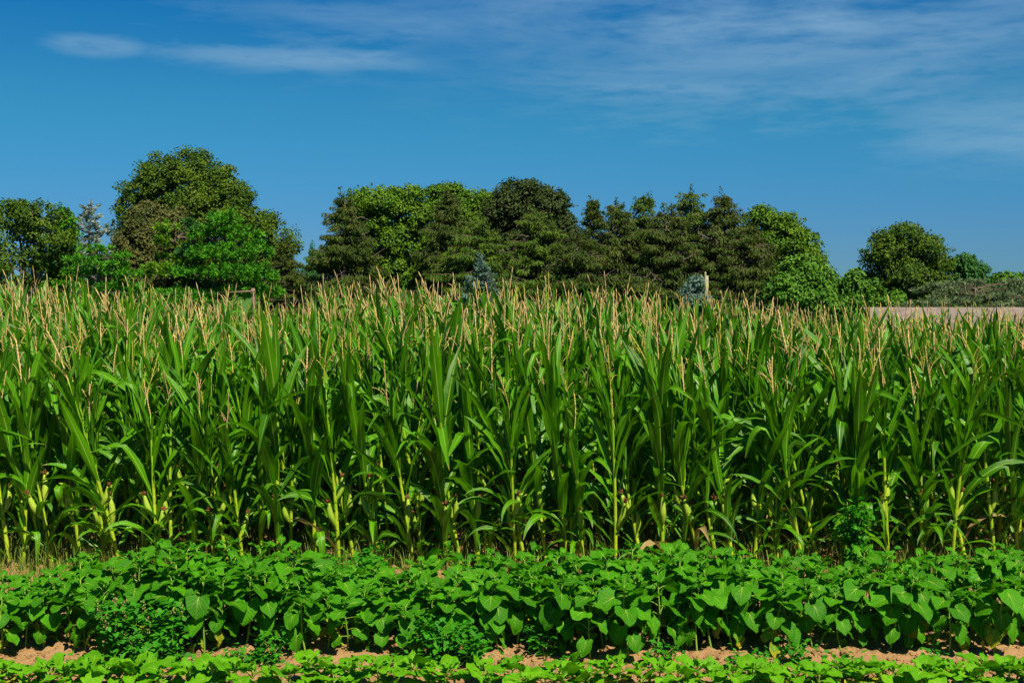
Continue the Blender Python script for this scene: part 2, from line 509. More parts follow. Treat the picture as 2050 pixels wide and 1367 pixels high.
# ------------------------------------------------------------------ corn
def corn_leaf(rng, base, az, length, wmax, a0, bend, power, twist, tone, nseg=12, kx=5, kink=None):
    """One blade rising from the stalk at `base` towards azimuth az; the angle falls by `bend` on the way to the tip."""
    s = np.linspace(0, 1, nseg)
    th = a0 - bend * s ** power
    if kink is not None:
        th = th - kink[1] / (1 + np.exp(-(s - kink[0]) * 38))
    azs = az + rng.normal(0, 0.25) * s ** 1.5
    d = np.stack([np.cos(th) * np.cos(azs), np.cos(th) * np.sin(azs), np.sin(th)], -1)
    step = length / (nseg - 1)
    c = np.array(base) + np.vstack([np.zeros(3), np.cumsum((d[:-1] + d[1:]) * 0.5 * step, 0)])
    side = np.stack([-np.sin(azs), np.cos(azs), np.zeros(nseg)], -1)
    side = norm(rot_axis(side, norm(d), twist * s ** 0.8))
    nrm = np.cross(d, side)
    wd = wmax * np.interp(s, [0, .06, .2, .45, .7, .88, 1], [.42, .5, .82, 1.0, .78, .40, .03])
    g = Geo()
    add_strip(g, c, side, norm(nrm), wd, rng.uniform(0.18, 0.42), rng.uniform(0.006, 0.016), kx, rng, 0, tone)
    return g


def bead_branch(g, pts, r, sides, mat, tone):
    n = len(pts)
    rr = r * np.where(np.arange(n) % 2 == 0, 0.55, 1.25)
    rr[0] = r * 0.5
    rr[-1] = r * 0.2
    add_tube(g, pts, rr, sides, mat, tone, cap=False)


def corn_tassel(rng, top, scale=1.0, mat=0, rings=26, sides=4, nb=None):
    g = Geo()
    L = rng.uniform(0.38, 0.56) * scale
    lean = np.array([rng.normal(0, 0.13), rng.normal(0, 0.13), 1.0])
    s = np.linspace(0, 1, rings)[:, None]
    p = np.array(top) + s * L * lean / np.linalg.norm(lean) + np.array([rng.normal(0, 0.04), rng.normal(0, 0.03), 0]) * s ** 2
    bead_branch(g, p, 0.0075, sides, mat, rng.random())
    nb = rng.integers(3, 7) if nb is None else nb
    for i in range(nb):
        q = rng.uniform(0.05, 0.42)
        o = np.array(top) + (p[-1] - np.array(top)) * q
        az = rng.uniform(0, 2 * PI)
        el = R(rng.uniform(58, 84))
        l = rng.uniform(0.12, 0.25) * scale
        k = max(5, int(rings * 0.6))
        ss = np.linspace(0, 1, k)
        droop = rng.uniform(0.0, 1.3) * (1 if rng.random() < .75 else 2.2)
        th = el - droop * ss ** 1.6
        dd = np.stack([np.cos(th) * math.cos(az), np.cos(th) * math.sin(az), np.sin(th)], -1)
        c = o + np.vstack([np.zeros(3), np.cumsum(dd[:-1] * l / (k - 1), 0)])
        bead_branch(g, c, 0.0040, max(3, sides - 1), mat, rng.random())
    return g


def corn_ear(rng, base, az, out=0.32):
    """Husk pressed close to the stalk with a tuft of dark silk."""
    d = norm(np.array([math.cos(az) * out, math.sin(az) * out, 1.0]))
    L = rng.uniform(0.23, 0.31)
    s = np.linspace(0, 1, 11)
    pts = np.array(base) + s[:, None] * d * L + np.array([math.cos(az), math.sin(az), 0]) * 0.02 * np.sin(s * PI)[:, None]
    rad = np.interp(s, [0, .12, .4, .75, .93, 1], [.012, .024, .034, .025, .013, .007])
    h = Geo()
    add_tube(h, pts, rad, 8, 0, rng.random())
    for k in range(2):                                        # small flag leaves at the husk's tip
        a2 = az + rng.uniform(-1.4, 1.4)
        h.merge(corn_leaf(rng, pts[8], a2, rng.uniform(.08, .15), .016, R(rng.uniform(40, 75)), R(50), 1.4, 0.3, rng.random(), 6, 3))
    sk = Geo()
    tip = pts[-1]
    for k in range(9):
        dr = norm(d + rng.normal(0, 0.22, 3))
        ss = np.linspace(0, 1, 5)[:, None]
        c = tip - d * 0.015 + ss * dr * rng.uniform(.05, .09) + np.array([0, 0, -0.025]) * ss ** 2
        add_tube(sk, c, np.array([.009, .012, .011, .008, .003]), 4, 0, rng.random(), cap=False)
    return h, sk


def corn_plant(seed, lod=0, ears=None, tassel=True, green_tassel=False):
    rng = np.random.default_rng(seed)
    H = 1.72
    nodes = 16 if lod == 0 else 12
    lean = rng.normal(0, 0.025, 2)

    def stem(z):
        t = z / H
        return np.array([lean[0] * z * t, lean[1] * z * t, z])

    HS = H + 0.15
    zs = np.linspace(0, HS, 26 if lod == 0 else 9)
    if lod:
        zs = np.linspace(0.5, HS, 9)
    pts = np.array([stem(z) for z in zs])
    rad = np.interp(zs, [0, .1, .6, 1.2, H], [.018, .016, .0155, .011, .006])
    node_z = np.linspace(0.09, H - 0.16, nodes)
    if lod == 0:
        for nz in node_z:
            rad = rad + 0.003 * np.exp(-((zs - nz) / 0.02) ** 2)
    st = Geo()
    add_tube(st, pts, rad, 7 if lod == 0 else 4, 0, rng.random())
    plane = rng.uniform(0, PI)
    leaves = []
    for i, nz in enumerate(node_z):
        if lod and nz < 0.30:
            continue
        f = i / (nodes - 1)
        if lod == 0 and i == 0 and rng.random() < 0.2:
            continue
        az = plane + (i % 2) * PI + rng.normal(0, 0.35)
        L = np.interp(f, [0, .25, .55, .8, 1], [.72, .88, 1.02, .90, .54]) * rng.uniform(.84, 1.16)
        W = np.interp(f, [0, .3, .6, 1], [.034, .047, .051, .034]) * rng.uniform(.88, 1.18)
        a0 = R(np.interp(f, [0, .3, .6, 1], [56, 69, 78, 83]) + rng.normal(0, 8))
        bend = R(np.interp(f, [0, .3, .6, 1], [95, 62, 26, 15]) * rng.uniform(.3, 1.8))
        kink = (rng.uniform(.45, .75), R(rng.uniform(60, 120))) if rng.random() < 0.20 else None
        zb = nz + 0.10
        b = stem(min(zb, H)) + np.array([math.cos(az), math.sin(az), 0]) * 0.012
        tw = rng.normal(0, 0.75)
        lf = corn_leaf(rng, b, az, L, W, a0, bend, rng.uniform(1.1, 2.2), tw, rng.random(), 12 if lod == 0 else 8, 5 if lod == 0 else 3, kink)
        if lod == 0:                                          # the sheath that wraps the stalk below the blade
            zz = np.linspace(nz, zb + 0.015, 6)
            pp = np.array([stem(min(z, H)) for z in zz])
            add_tube(lf, pp, np.interp(zz, [0, .6, 1.2, H], [.0205, .0185, .015, .0095]) * np.array([.98, 1, 1.02, 1.05, 1.08, 1.02]), 7, 1, 0.3, cap=False)
        leaves.append(lf)
    if lod == 0:                                              # young side shoots fill the foot of the plant
        for k in range(int(rng.integers(1, 4))):
            az = rng.uniform(0, 2 * PI)
            leaves.append(corn_leaf(rng, stem(rng.uniform(.03, .30)) + np.array([math.cos(az), math.sin(az), 0]) * .014, az, rng.uniform(.45, .80), rng.uniform(.026, .042),
                                    R(rng.uniform(50, 78)), R(rng.uniform(30, 110)), rng.uniform(1.2, 2.2), rng.normal(0, .7), rng.random(), 12, 5))
    ear_list = []
    n_ears = int(rng.choice([1, 1, 2])) if ears is None else ears
    if lod == 0:
        for k in range(n_ears):
            z = 0.48 + 0.19 * k + rng.uniform(-.06, .10)
            az = plane + (k % 2) * PI + rng.normal(0, 0.5)
            ear_list.append(corn_ear(rng, stem(z) + np.array([math.cos(az), math.sin(az), 0]) * 0.014, az, rng.uniform(.12, .34)))
    ts = None
    if tassel:
        ts = corn_tassel(rng, stem(HS) - np.array([0, 0, 0.01]), rng.uniform(0.9, 1.1), 0, 26 if lod == 0 else 11, 4 if lod == 0 else 3)
    return dict(stalk=st, leaves=leaves, tassel=ts, ears=ear_list)


def sky_line(px):
    """Height of the leaf tops at the far end of the field, by picture column: the stand is uneven."""
    return np.interp(px, [-300, 0, 130, 300, 430, 540, 600, 660, 700, 860, 960, 1100, 1230, 1330, 1450, 1600, 1750, 1900, 2050, 2400],
                     [2.44, 2.44, 2.46, 2.38, 2.28, 2.18, 2.12, 2.26, 2.47, 2.50, 2.42, 2.40, 2.36, 2.28, 2.16, 2.06, 1.97, 1.95, 1.97, 1.98])


def plant_matrix(rng, x, y, z, h, wide):
    lean_x = rng.normal(-5.0, 5.0)
    lean_y = rng.normal(0, 3.5)
    m = Matrix.Rotation(R(lean_x), 4, 'Y') @ Matrix.Rotation(R(lean_y), 4, 'X') @ Matrix.Rotation(rng.uniform(0, 2 * PI), 4, 'Z')
    return Matrix.Translation((x, y, z)) @ m @ Matrix.Diagonal((wide, wide, h, 1))


ORD = ("first second third fourth fifth sixth seventh eighth ninth tenth eleventh twelfth thirteenth fourteenth fifteenth sixteenth seventeenth "
       "eighteenth nineteenth twentieth").split()
TENS = ["", "", "twenty", "thirty", "forty", "fifty", "sixty"]


def ordinal(n):
    if n <= 20:
        return ORD[n - 1]
    t, u = divmod(n, 10)
    if u == 0:
        return {3: "thirtieth", 4: "fortieth", 5: "fiftieth", 6: "sixtieth"}[t]
    return TENS[t] + "-" + ORD[u - 1]


def zone(px):
    for lim, nm in ((140, "below the left edge's dark oak"), (235, "below the grey cedar"), (430, "below the big round oak"), (560, "below the bright green pine"),
                    (650, "below the gap in the trees"), (850, "below the yellow-green maple"), (920, "left of the small blue spruce"), (1010, "below the small blue spruce"), (1160, "below the dark round tree"),
                    (1370, "below the brown spruces"), (1470, "below the pale post"), (1660, "below the tree right of the spruces"), (1760, "below the low shrubs"), (9999, "in front of the grey roof")):
        if px < lim:
            return nm


CM = MATS
PROTO = []
for k in range(24):
    P = corn_plant(1000 + k)
    e = []
    for h_, s_ in P['ears']:
        e.append((h_.mesh('husk', CM['husk']), s_.mesh('silk', CM['silk'])))
    PROTO.append(dict(stalk=P['stalk'].mesh('stalk', CM['corn_stalk']), leaves=[l.mesh('leaf', [CM['dry_leaf' if (i < 1 and k % 9 == 0) else 'corn_leaf'], CM['corn_stalk']]) for i, l in enumerate(P['leaves'])],
                      tassel=P['tassel'].mesh('tassel', CM['tassel_tan']), tassel_g=P['tassel'].mesh('tassel', CM['tassel_green']), ears=e))

PX_EDGE = 70
rng = np.random.default_rng(7)
ROWS = [11.70 + 0.74 * i for i in range(15)]
N_INDIVIDUAL = 300
count = 0
field_positions = []
for ri, Y in enumerate(ROWS):
    x0, x1 = col_x(-PX_EDGE - 60, Y), col_x(2050 + PX_EDGE + 60, Y)
    sp = 0.20 if ri < 8 else 0.21
    x = x0 + rng.uniform(0, sp)
    row = []
    while x < x1:
        row.append(x + rng.normal(0, 0.05))
        x += sp * rng.uniform(0.65, 1.35)
    order = 0
    for x in row:
        y = Y + rng.normal(0, 0.06)
        px = CX + FPX * x / y
        far = np.clip((y - 11.7) / 7.5, 0, 1)
        base_h = 2.10 + (2.90 - (3.05 - sky_line(px)) * 0.78 - 2.10) * far
        h = base_h / 1.99 * np.clip(rng.normal(1.0, 0.075 if ri < 3 else 0.06), 0.84, 1.14)
        if ri == 0:
            h *= rng.choice([0.80, 0.9, 0.97, 1.0], p=[.15, .25, .3, .3])
        z = float(soil_height(x, y)) - 0.01
        mtx = plant_matrix(rng, x, y, z, h, h ** .5 * rng.uniform(0.92, 1.10))
        if count < N_INDIVIDUAL and ri < 8:
            count += 1
            P = PROTO[int(rng.integers(len(PROTO)))]
            green = rng.random() < (0.55 if ri < 2 else 0.2)
            vis = 0 <= px <= 2050
            if ri == 0 and vis:
                order += 1
            ne = len(P['ears'])
            if ri == 0 and vis:
                size = "short" if h < 0.88 else ("tall" if h > 0.98 else "medium")
                label = f"{size} {'one' if ne == 1 else 'two'}-eared corn plant, {ordinal(order)} from left along the field's front edge"
            elif ri == 0:
                label = "corn plant of the front edge cut off by the side of the picture"
            elif ri == 1:
                label = "corn plant just behind the front edge, " + zone(px)
            else:
                label = "tasselled corn plant some rows into the field, " + zone(px)
            root = thing('corn_plant', label, 'corn plant', (0, 0, 0), 'corn plants in the front rows of the field')
            root.matrix_world = mtx
            link('stalk', P['stalk'], root)
            for lm in P['leaves']:
                link('leaf', lm, root)
            link('tassel', P['tassel_g'] if green else P['tassel'], root)
            for hm, sm in P['ears']:
                eo = link('ear', hm, root)
                link('silk', sm, eo)
        else:
            field_positions.append((mtx, y))

# the rest of the field, far past three hundred plants, as one mass
LOD = []
for k in range(14):
    P = corn_plant(5000 + k, lod=1)
    gg = Geo()
    gg.merge(P['stalk'], mat_offset=0)
    for l in P['leaves']:
        gg.merge(l, mat_offset=1)
    gg.merge(P['tassel'], mat_offset=2 if k % 5 else 3)
    LOD.append(gg.arrays())
gf = Geo()
for mtx, y in field_positions:
    v, f, u, t, m = LOD[int(rng.integers(len(LOD)))]
    gf.merge((v, f, u, (t + rng.random()) % 1.0, m), np.array(mtx))
fo = gf.build('corn_field', [CM['corn_stalk'], CM['corn_leaf'], CM['tassel_tan'], CM['tassel_green']])
tag(fo, 'mass of tasselled corn filling the field behind the front rows', 'corn field', kind='stuff')
del gf

# ------------------------------------------------------------------ sunflowers
def heart_leaf(g, rng, base, az, pet_len, pet_el, L, W, tilt, tone, mat=0, pmat=1, roll=0.0, nt_=9, k=9):
    """Petiole from the stem, then a heart-shaped blade whose own slope is `tilt` (negative hangs down)."""
    hd = np.array([math.cos(az), math.sin(az), 0.0])
    up = np.array([0, 0, 1.0])
    s = np.linspace(0, 1, 6)
    th = pet_el + (tilt * 0.4 - pet_el) * s ** 2 * 0.8
    dd = np.cos(th)[:, None] * hd + np.sin(th)[:, None] * up
    c = np.array(base) + np.vstack([np.zeros(3), np.cumsum(dd[:-1] * pet_len / 5, 0)])
    add_tube(g, c, np.linspace(.0045, .003, 6), 5, pmat, 0.7, cap=False)
    b = c[-1]
    t = np.linspace(0, 1, nt_)
    u = np.linspace(-1, 1, k)
    tt, uu = np.meshgrid(t, u, indexing='ij')
    wd = W * np.interp(t, [0, .08, .22, .36, .55, .75, .9, 1], [.62, .90, 1.0, 1.0, .90, .60, .28, .02])
    jag = 1 + 0.05 * np.sin(t * 40 + tone * 9)
    al = L * (tt - 0.26 * np.abs(uu) ** 1.6 * (1 - tt) ** 2.2)
    sd = uu * (wd * jag)[:, None]
    curl = rng.uniform(0.25, 0.9)
    ang = tilt + 0.25 - curl * t                               # the blade bends over towards its tip
    ca = np.concatenate([[0], np.cumsum(np.cos(ang[:-1]))]) / (nt_ - 1) * L
    sa = np.concatenate([[0], np.cumsum(np.sin(ang[:-1]))]) / (nt_ - 1) * L
    fx = np.interp(al, t * L, ca, left=None) + np.where(al < 0, al * math.cos(ang[0]), 0)
    fz = np.interp(al, t * L, sa) + np.where(al < 0, al * math.sin(ang[0]), 0)
    cup = rng.uniform(0.05, 0.45)
    lift = cup * np.abs(uu) ** 1.4 * wd[:, None] * 0.6 + 0.012 * np.sin(uu * 7 + tt * 11 + rng.uniform(0, 6)) * np.abs(uu)
    sidev = np.array([-math.sin(az), math.cos(az), 0.0])
    nx, nz = -np.sin(ang)[:, None], np.cos(ang)[:, None]
    fx = fx + nx * lift
    fz = fz + nz * lift
    cr, sr = math.cos(roll), math.sin(roll)
    v = b + hd * fx[..., None] + sidev * (sd * cr)[..., None] + up * (fz + sd * sr)[..., None]
    uv = np.stack([uu * 0.5 * (wd / W)[:, None] + 0.5, tt], -1)
    g.add(v, grid_faces(nt_, k), uv, tone, mat)


def sunflower(seed, H, nodes, size, young=False, yellow=False):
    """Stem plus separate leaves, in opposite pairs; low leaves hang, the top ones form a rosette."""
    rng = np.random.default_rng(seed)
    lean = rng.normal(0, 0.05, 2)
    zs = np.linspace(0, H * 0.97, 12)
    stem_p = lambda z: np.array([lean[0] * z, lean[1] * z, z]) + np.array([.012 * math.sin(z * 9), .01 * math.cos(z * 8), 0])
    st = Geo()
    add_tube(st, np.array([stem_p(z) for z in zs]), np.linspace(.0085, .0045, 12), 7, 0, rng.random())
    out = []
    plane = rng.uniform(0, PI)
    for i in range(nodes):
        f = i / (nodes - 1)
        z = H * (0.16 + 0.80 * f ** 0.85)
        for sgn in range(2):
            if i == 0 and rng.random() < 0.35:
                continue
            az = plane + i * (PI / 2 + 0.25) + sgn * PI + rng.normal(0, 0.3)
            L = size * np.interp(f, [0, .3, .7, .9, 1], [.62, .95, 1.05, .85, .5]) * rng.uniform(.82, 1.15)
            W = L * rng.uniform(.45, .56) * (0.82 if f > .85 else 1)
            tilt = R(np.interp(f, [0, .4, .75, 1], [-72, -58, -22, 22]) + rng.normal(0, 14))
            if young:
                tilt = R(np.interp(f, [0, .5, 1], [-35, -8, 30]) + rng.normal(0, 14))
            pel = R(np.interp(f, [0, .6, 1], [18, 38, 62]) + rng.normal(0, 10))
            pl = size * np.interp(f, [0, .6, 1], [.5, .62, .25]) * rng.uniform(.75, 1.25)
            g = Geo()
            heart_leaf(g, rng, stem_p(z), az, pl, pel, L, W, tilt, rng.random(), 0, 1, rng.normal(0, .25))
            yl = yellow and i <= 1
            out.append((g, yl))
    return st, out


SUN_PROTO = {}


def sun_proto(kind, k):
    key = (kind, k)
    if key not in SUN_PROTO:
        if kind == 'tall':
            st, lv = sunflower(300 + k, 0.61, 8, 0.166, False, k % 3 == 0)
            lm = 'sunflower_leaf'
        else:
            st, lv = sunflower(700 + k, 0.17, 5, 0.13, True, k % 5 == 0)
            lm = 'sunflower_young_leaf'
        SUN_PROTO[key] = (st.mesh('stem', CM['sunflower_stem']),
                          [(l.mesh('leaf', [CM['sunflower_yellow_leaf' if y else lm], CM['sunflower_stem']]), y) for l, y in lv])
    return SUN_PROTO[key]


def row_height(px):
    """How tall the tall sunflower row stands, by picture column."""
    return np.interp(px, [-100, 60, 150, 230, 350, 560, 640, 720, 800, 900, 1010, 1080, 1200, 1400, 1560, 1620, 1760, 1900, 2150],
                     [.74, .76, .92, 1.08, 1.12, 1.09, .90, .74, .76, .98, .94, .99, 1.06, 1.04, 1.01, .92, .95, 1.01, .99])


def plant_sun(x, y, kind, h, label, group):
    st, lv = sun_proto(kind, int(rng.integers(18)))
    root = thing('sunflower_plant', label, 'sunflower', (0, 0, 0), group)
    m = Matrix.Translation((x, y, float(soil_height(x, y)) - 0.01)) @ Matrix.Rotation(R(rng.normal(0, 5)), 4, 'Y') @ Matrix.Rotation(R(rng.normal(0, 5)), 4, 'X') \
        @ Matrix.Rotation(rng.uniform(0, 2 * PI), 4, 'Z') @ Matrix.Diagonal((max(h, .9), max(h, .9), h, 1))
    root.matrix_world = m
    link('stem', st, root)
    for me, yl in lv:
        o = link('leaf', me, root)
        if yl:
            o['label'] = 'yellowing lower leaf'
    return root


rng = np.random.default_rng(21)
for Y, sp, nm, kind in ((9.06, 0.155, 'front', 'tall'), (9.38, 0.16, 'middle', 'tall'), (9.74, 0.155, 'rear', 'tall'), (8.12, 0.11, 'low', 'young')):
    x, x1 = col_x(-90, Y), col_x(2140, Y)
    n = 0
    while x < x1:
        y = Y + rng.normal(0, 0.08)
        px = CX + FPX * x / y
        skip = nm == 'front' and (215 < px < 330 or 900 < px < 935 and False)
        if not skip:
            vis = 0 <= px <= 2050
            n += vis
            if kind == 'tall':
                h = row_height(px) * rng.uniform(.88, 1.10) * (0.97 if nm == 'front' else 1.0)
                size = "tall" if h > .98 else ("short" if h < .8 else "mid-height")
                lab = f"{size} leafy sunflower plant, {ordinal(n)} from left in the {nm} line of the tall row" if vis else f"leafy sunflower plant of the tall row's {nm} line, cut by the picture's edge"
                grp = 'sunflower plants in the tall row before the corn'
            else:
                h = rng.uniform(.80, 1.15)
                lab = f"low bright green young sunflower, {ordinal(n)} from left along the bottom edge" if vis else "low young sunflower cut off by the picture's side at the bottom edge"
                grp = 'young sunflowers along the bottom edge'
            plant_sun(x, y, kind, h, lab, grp)
        x += sp * rng.uniform(.65, 1.4)

# ------------------------------------------------------------------ weeds and grass
def weed(seed, H, W, n_branch, leaf, label, px, Y, seedy=False):
    rg = np.random.default_rng(seed)
    x = col_x(px, Y)
    root = thing('weed_plant', label, 'weed', (x, Y, float(soil_height(x, Y)) - 0.005), 'weeds among the sunflowers')
    st, lf = Geo(), Geo()
    for b in range(n_branch):
        az = rg.uniform(0, 2 * PI)
        k = 9
        s = np.linspace(0, 1, k)
        hh = H * rg.uniform(.55, 1.0)
        ww = W * rg.uniform(.2, 1.35)
        p = np.stack([ww * s ** 0.9 * math.cos(az) + .02 * np.sin(s * 7 + b), ww * s ** 0.9 * math.sin(az), hh * (s - .12 * s ** 3)], -1)
        add_tube(st, p, np.linspace(.005, .0018, k), 5, 0, rg.random(), cap=False)
        n = int(60 * H / .5)
        for i in range(n):
            t = rg.uniform(.12, 1.0) ** .8
            o = np.array([np.interp(t, s, p[:, j]) for j in range(3)]) + rg.normal(0, .042, 3)
            o[2] = max(o[2], .02)
            a2 = rg.uniform(0, 2 * PI)
            el_ = R(rg.uniform(-45, 35))
            d = np.array([math.cos(a2) * math.cos(el_), math.sin(a2) * math.cos(el_), math.sin(el_)])
            sd = norm(np.cross(d, [0, 0, 1]) + rg.normal(0, .25, 3))
            nn_ = np.cross(sd, d)
            l = leaf * rg.uniform(.35, 1.45)
            ss = np.linspace(0, 1, 4)
            c = o + ss[:, None] * d * l + nn_ * (-.18 * l * ss ** 2)[:, None]
            wd = l * .38 * np.array([.15, 1.0, .75, .04])
            add_strip(lf, c, np.tile(sd, (4, 1)), np.tile(nn_, (4, 1)), wd, .25, 0, 3, None, 0, rg.random())
        if seedy:
            for i in range(14):
                o = p[-1] + np.array([0, 0, -.11 * i / 14 * H * 2]) + rg.normal(0, .008, 3)
                add_tube(st, np.array([o, o + [0, 0, .008], o + [0, 0, .014]]), np.array([.004, .006, .001]), 4, 1, rg.random(), cap=False)
    st.build('stem', [CM['weed_stem'], CM['weed_seed']], root)
    lf.build('foliage', CM['weed_leaf'], root)


for i, (H, W, nb, lfz, px, Y, lab) in enumerate((
        (.62, .22, 11, .055, 235, 8.85, "large bushy dark green weed left of all others in the sunflower row"),
        (.55, .20, 10, .055, 320, 8.82, "large bushy weed right beside the biggest weed, small dark leaves"),
        (.34, .16, 6, .050, 285, 8.64, "low weed sprawling before the two big bushy weeds"),
        (.26, .13, 6, .045, 545, 8.78, "small weed on bare soil, left of the picture's middle"),
        (.42, .16, 7, .045, 690, 10.3, "spindly weed in the dip of the sunflower row, at the corn's foot"),
        (.40, .20, 9, .055, 880, 8.80, "bushy weed on the soil at the picture's middle, under heart leaves"),
        (.34, .18, 7, .055, 945, 8.74, "lower weed just right of the middle bushy weed"),
        (.20, .10, 4, .040, 455, 8.7, "small sprig of weed between the big bushes and the small one"),
        (.30, .14, 6, .045, 1090, 8.9, "small weed behind a drooping heart leaf, right of the middle weeds"),
        (.92, .13, 8, .050, 1712, 11.0, "tall thin weed climbing beside the corn at the right"),
        (.45, .14, 6, .050, 1770, 10.95, "knee-high weed beside the tall climbing weed"),
        (.22, .12, 5, .050, 1330, 8.74, "low weed sprawling before the right half of the row"),
        (.22, .12, 5, .050, 1600, 8.7, "low weed with yellowish sprigs towards the right, on bare soil"),
        (.12, .09, 4, .045, 130, 8.6, "sprouting weed under heart leaves at far left"))):
    weed(40 + i, H, W, nb, lfz, lab, px, Y, i in (0, 1, 4))

rg2 = np.random.default_rng(66)
for i in range(20):
    px_ = rg2.uniform(20, 2030)
    weed(80 + i, rg2.uniform(.06, .16), rg2.uniform(.05, .11), int(rg2.integers(3, 6)), rg2.uniform(.03, .05), 'tiny weed seedling sprouting on the bare soil strip below the tall row', px_, rg2.uniform(8.42, 8.80))
for i in range(15):
    px_ = rg2.choice([rg2.uniform(600, 790), rg2.uniform(20, 2030)])
    weed(120 + i, rg2.uniform(.24, .46), rg2.uniform(.12, .2), int(rg2.integers(6, 10)), rg2.uniform(.045, .065), "knee-high leafy weed between the tall sunflower row and the corn's foot", px_, rg2.uniform(10.3, 11.4))
rg = np.random.default_rng(77)
gr = Geo()
NG = 26000
px = rg.uniform(-60, 2110, NG)
left = (px < 190) | ((px > 600) & (px < 770))
Y = rg.uniform(10.2, 16.5, NG)
keep = (Y > 11.4) | (left & (rg.random(NG) < .4)) | (rg.random(NG) < .45)  # blades in among the corn rows are added to darken the sunlit soil
px, Y, left = px[keep], Y[keep], left[keep]
NG = len(px)
X = (px - CX) / FPX * Y
l = np.where(left, rg.uniform(.12, .42, NG), rg.uniform(.08, .34, NG))
az, lean = rg.uniform(0, 2 * PI, NG), rg.uniform(.15, 1.35, NG)
q = np.linspace(0, 1, 5)
th = R(85) - lean[:, None] * q[None, :] ** 1.3
d = np.stack([np.cos(th) * np.cos(az)[:, None], np.cos(th) * np.sin(az)[:, None], np.sin(th)], -1)
c = np.concatenate([np.zeros((NG, 1, 3)), np.cumsum(d[:, :-1] * (l / 4)[:, None, None], 1)], 1) + np.stack([X, Y, soil_height(X, Y)], -1)[:, None, :]
sd = np.stack([-np.sin(az), np.cos(az), 0 * az], -1)[:, None, :] * (rg.uniform(.002, .0055, NG)[:, None] * np.array([.8, 1, .9, .6, .1]))[..., None]
v = np.stack([c - sd, c + sd], 2).reshape(-1, 3)
f = (np.arange(NG)[:, None, None] * 10 + np.array([[2 * i_, 2 * i_ + 1, 2 * i_ + 3, 2 * i_ + 2] for i_ in range(4)])[None]).reshape(-1, 4)
gr.add(v, f, None, np.repeat(rg.random(NG) ** np.where(left, 1.8, 3.0), 10))
tag(gr.build('grass', CM['grass_blade']), 'thin green and straw grass along the foot of the corn, and added between its rows', 'grass', kind='stuff')

# ------------------------------------------------------------------ trees
def leaf_cards(g, pos, axis, nrm_, length, width, tone, mat=0, droop=0.0):
    """Many small leaf-shaped cards at once: rhombs folded along their length."""
    n = len(pos)
    a = norm(axis)
    b = norm(np.cross(nrm_, a))
    c = np.cross(a, b)
    l, w_ = np.broadcast_to(length, (n,))[:, None], np.broadcast_to(width, (n,))[:, None]
    p0 = pos
    p1 = pos + a * l * .5 + b * w_ * .5 + c * w_ * .18
    p2 = pos + a * l + np.array([0, 0, -1.0]) * l * droop
    p3 = pos + a * l * .5 - b * w_ * .5 + c * w_ * .18
    v = np.stack([p0, p1, p2, p3], 1).reshape(-1, 3)
    f = np.arange(4 * n).reshape(-1, 4)
    g.add(v, f, None, np.repeat(np.clip(tone, 0, 1), 4), mat)


def sphere_dirs(rg, n):
    return norm(rg.normal(size=(n, 3)))


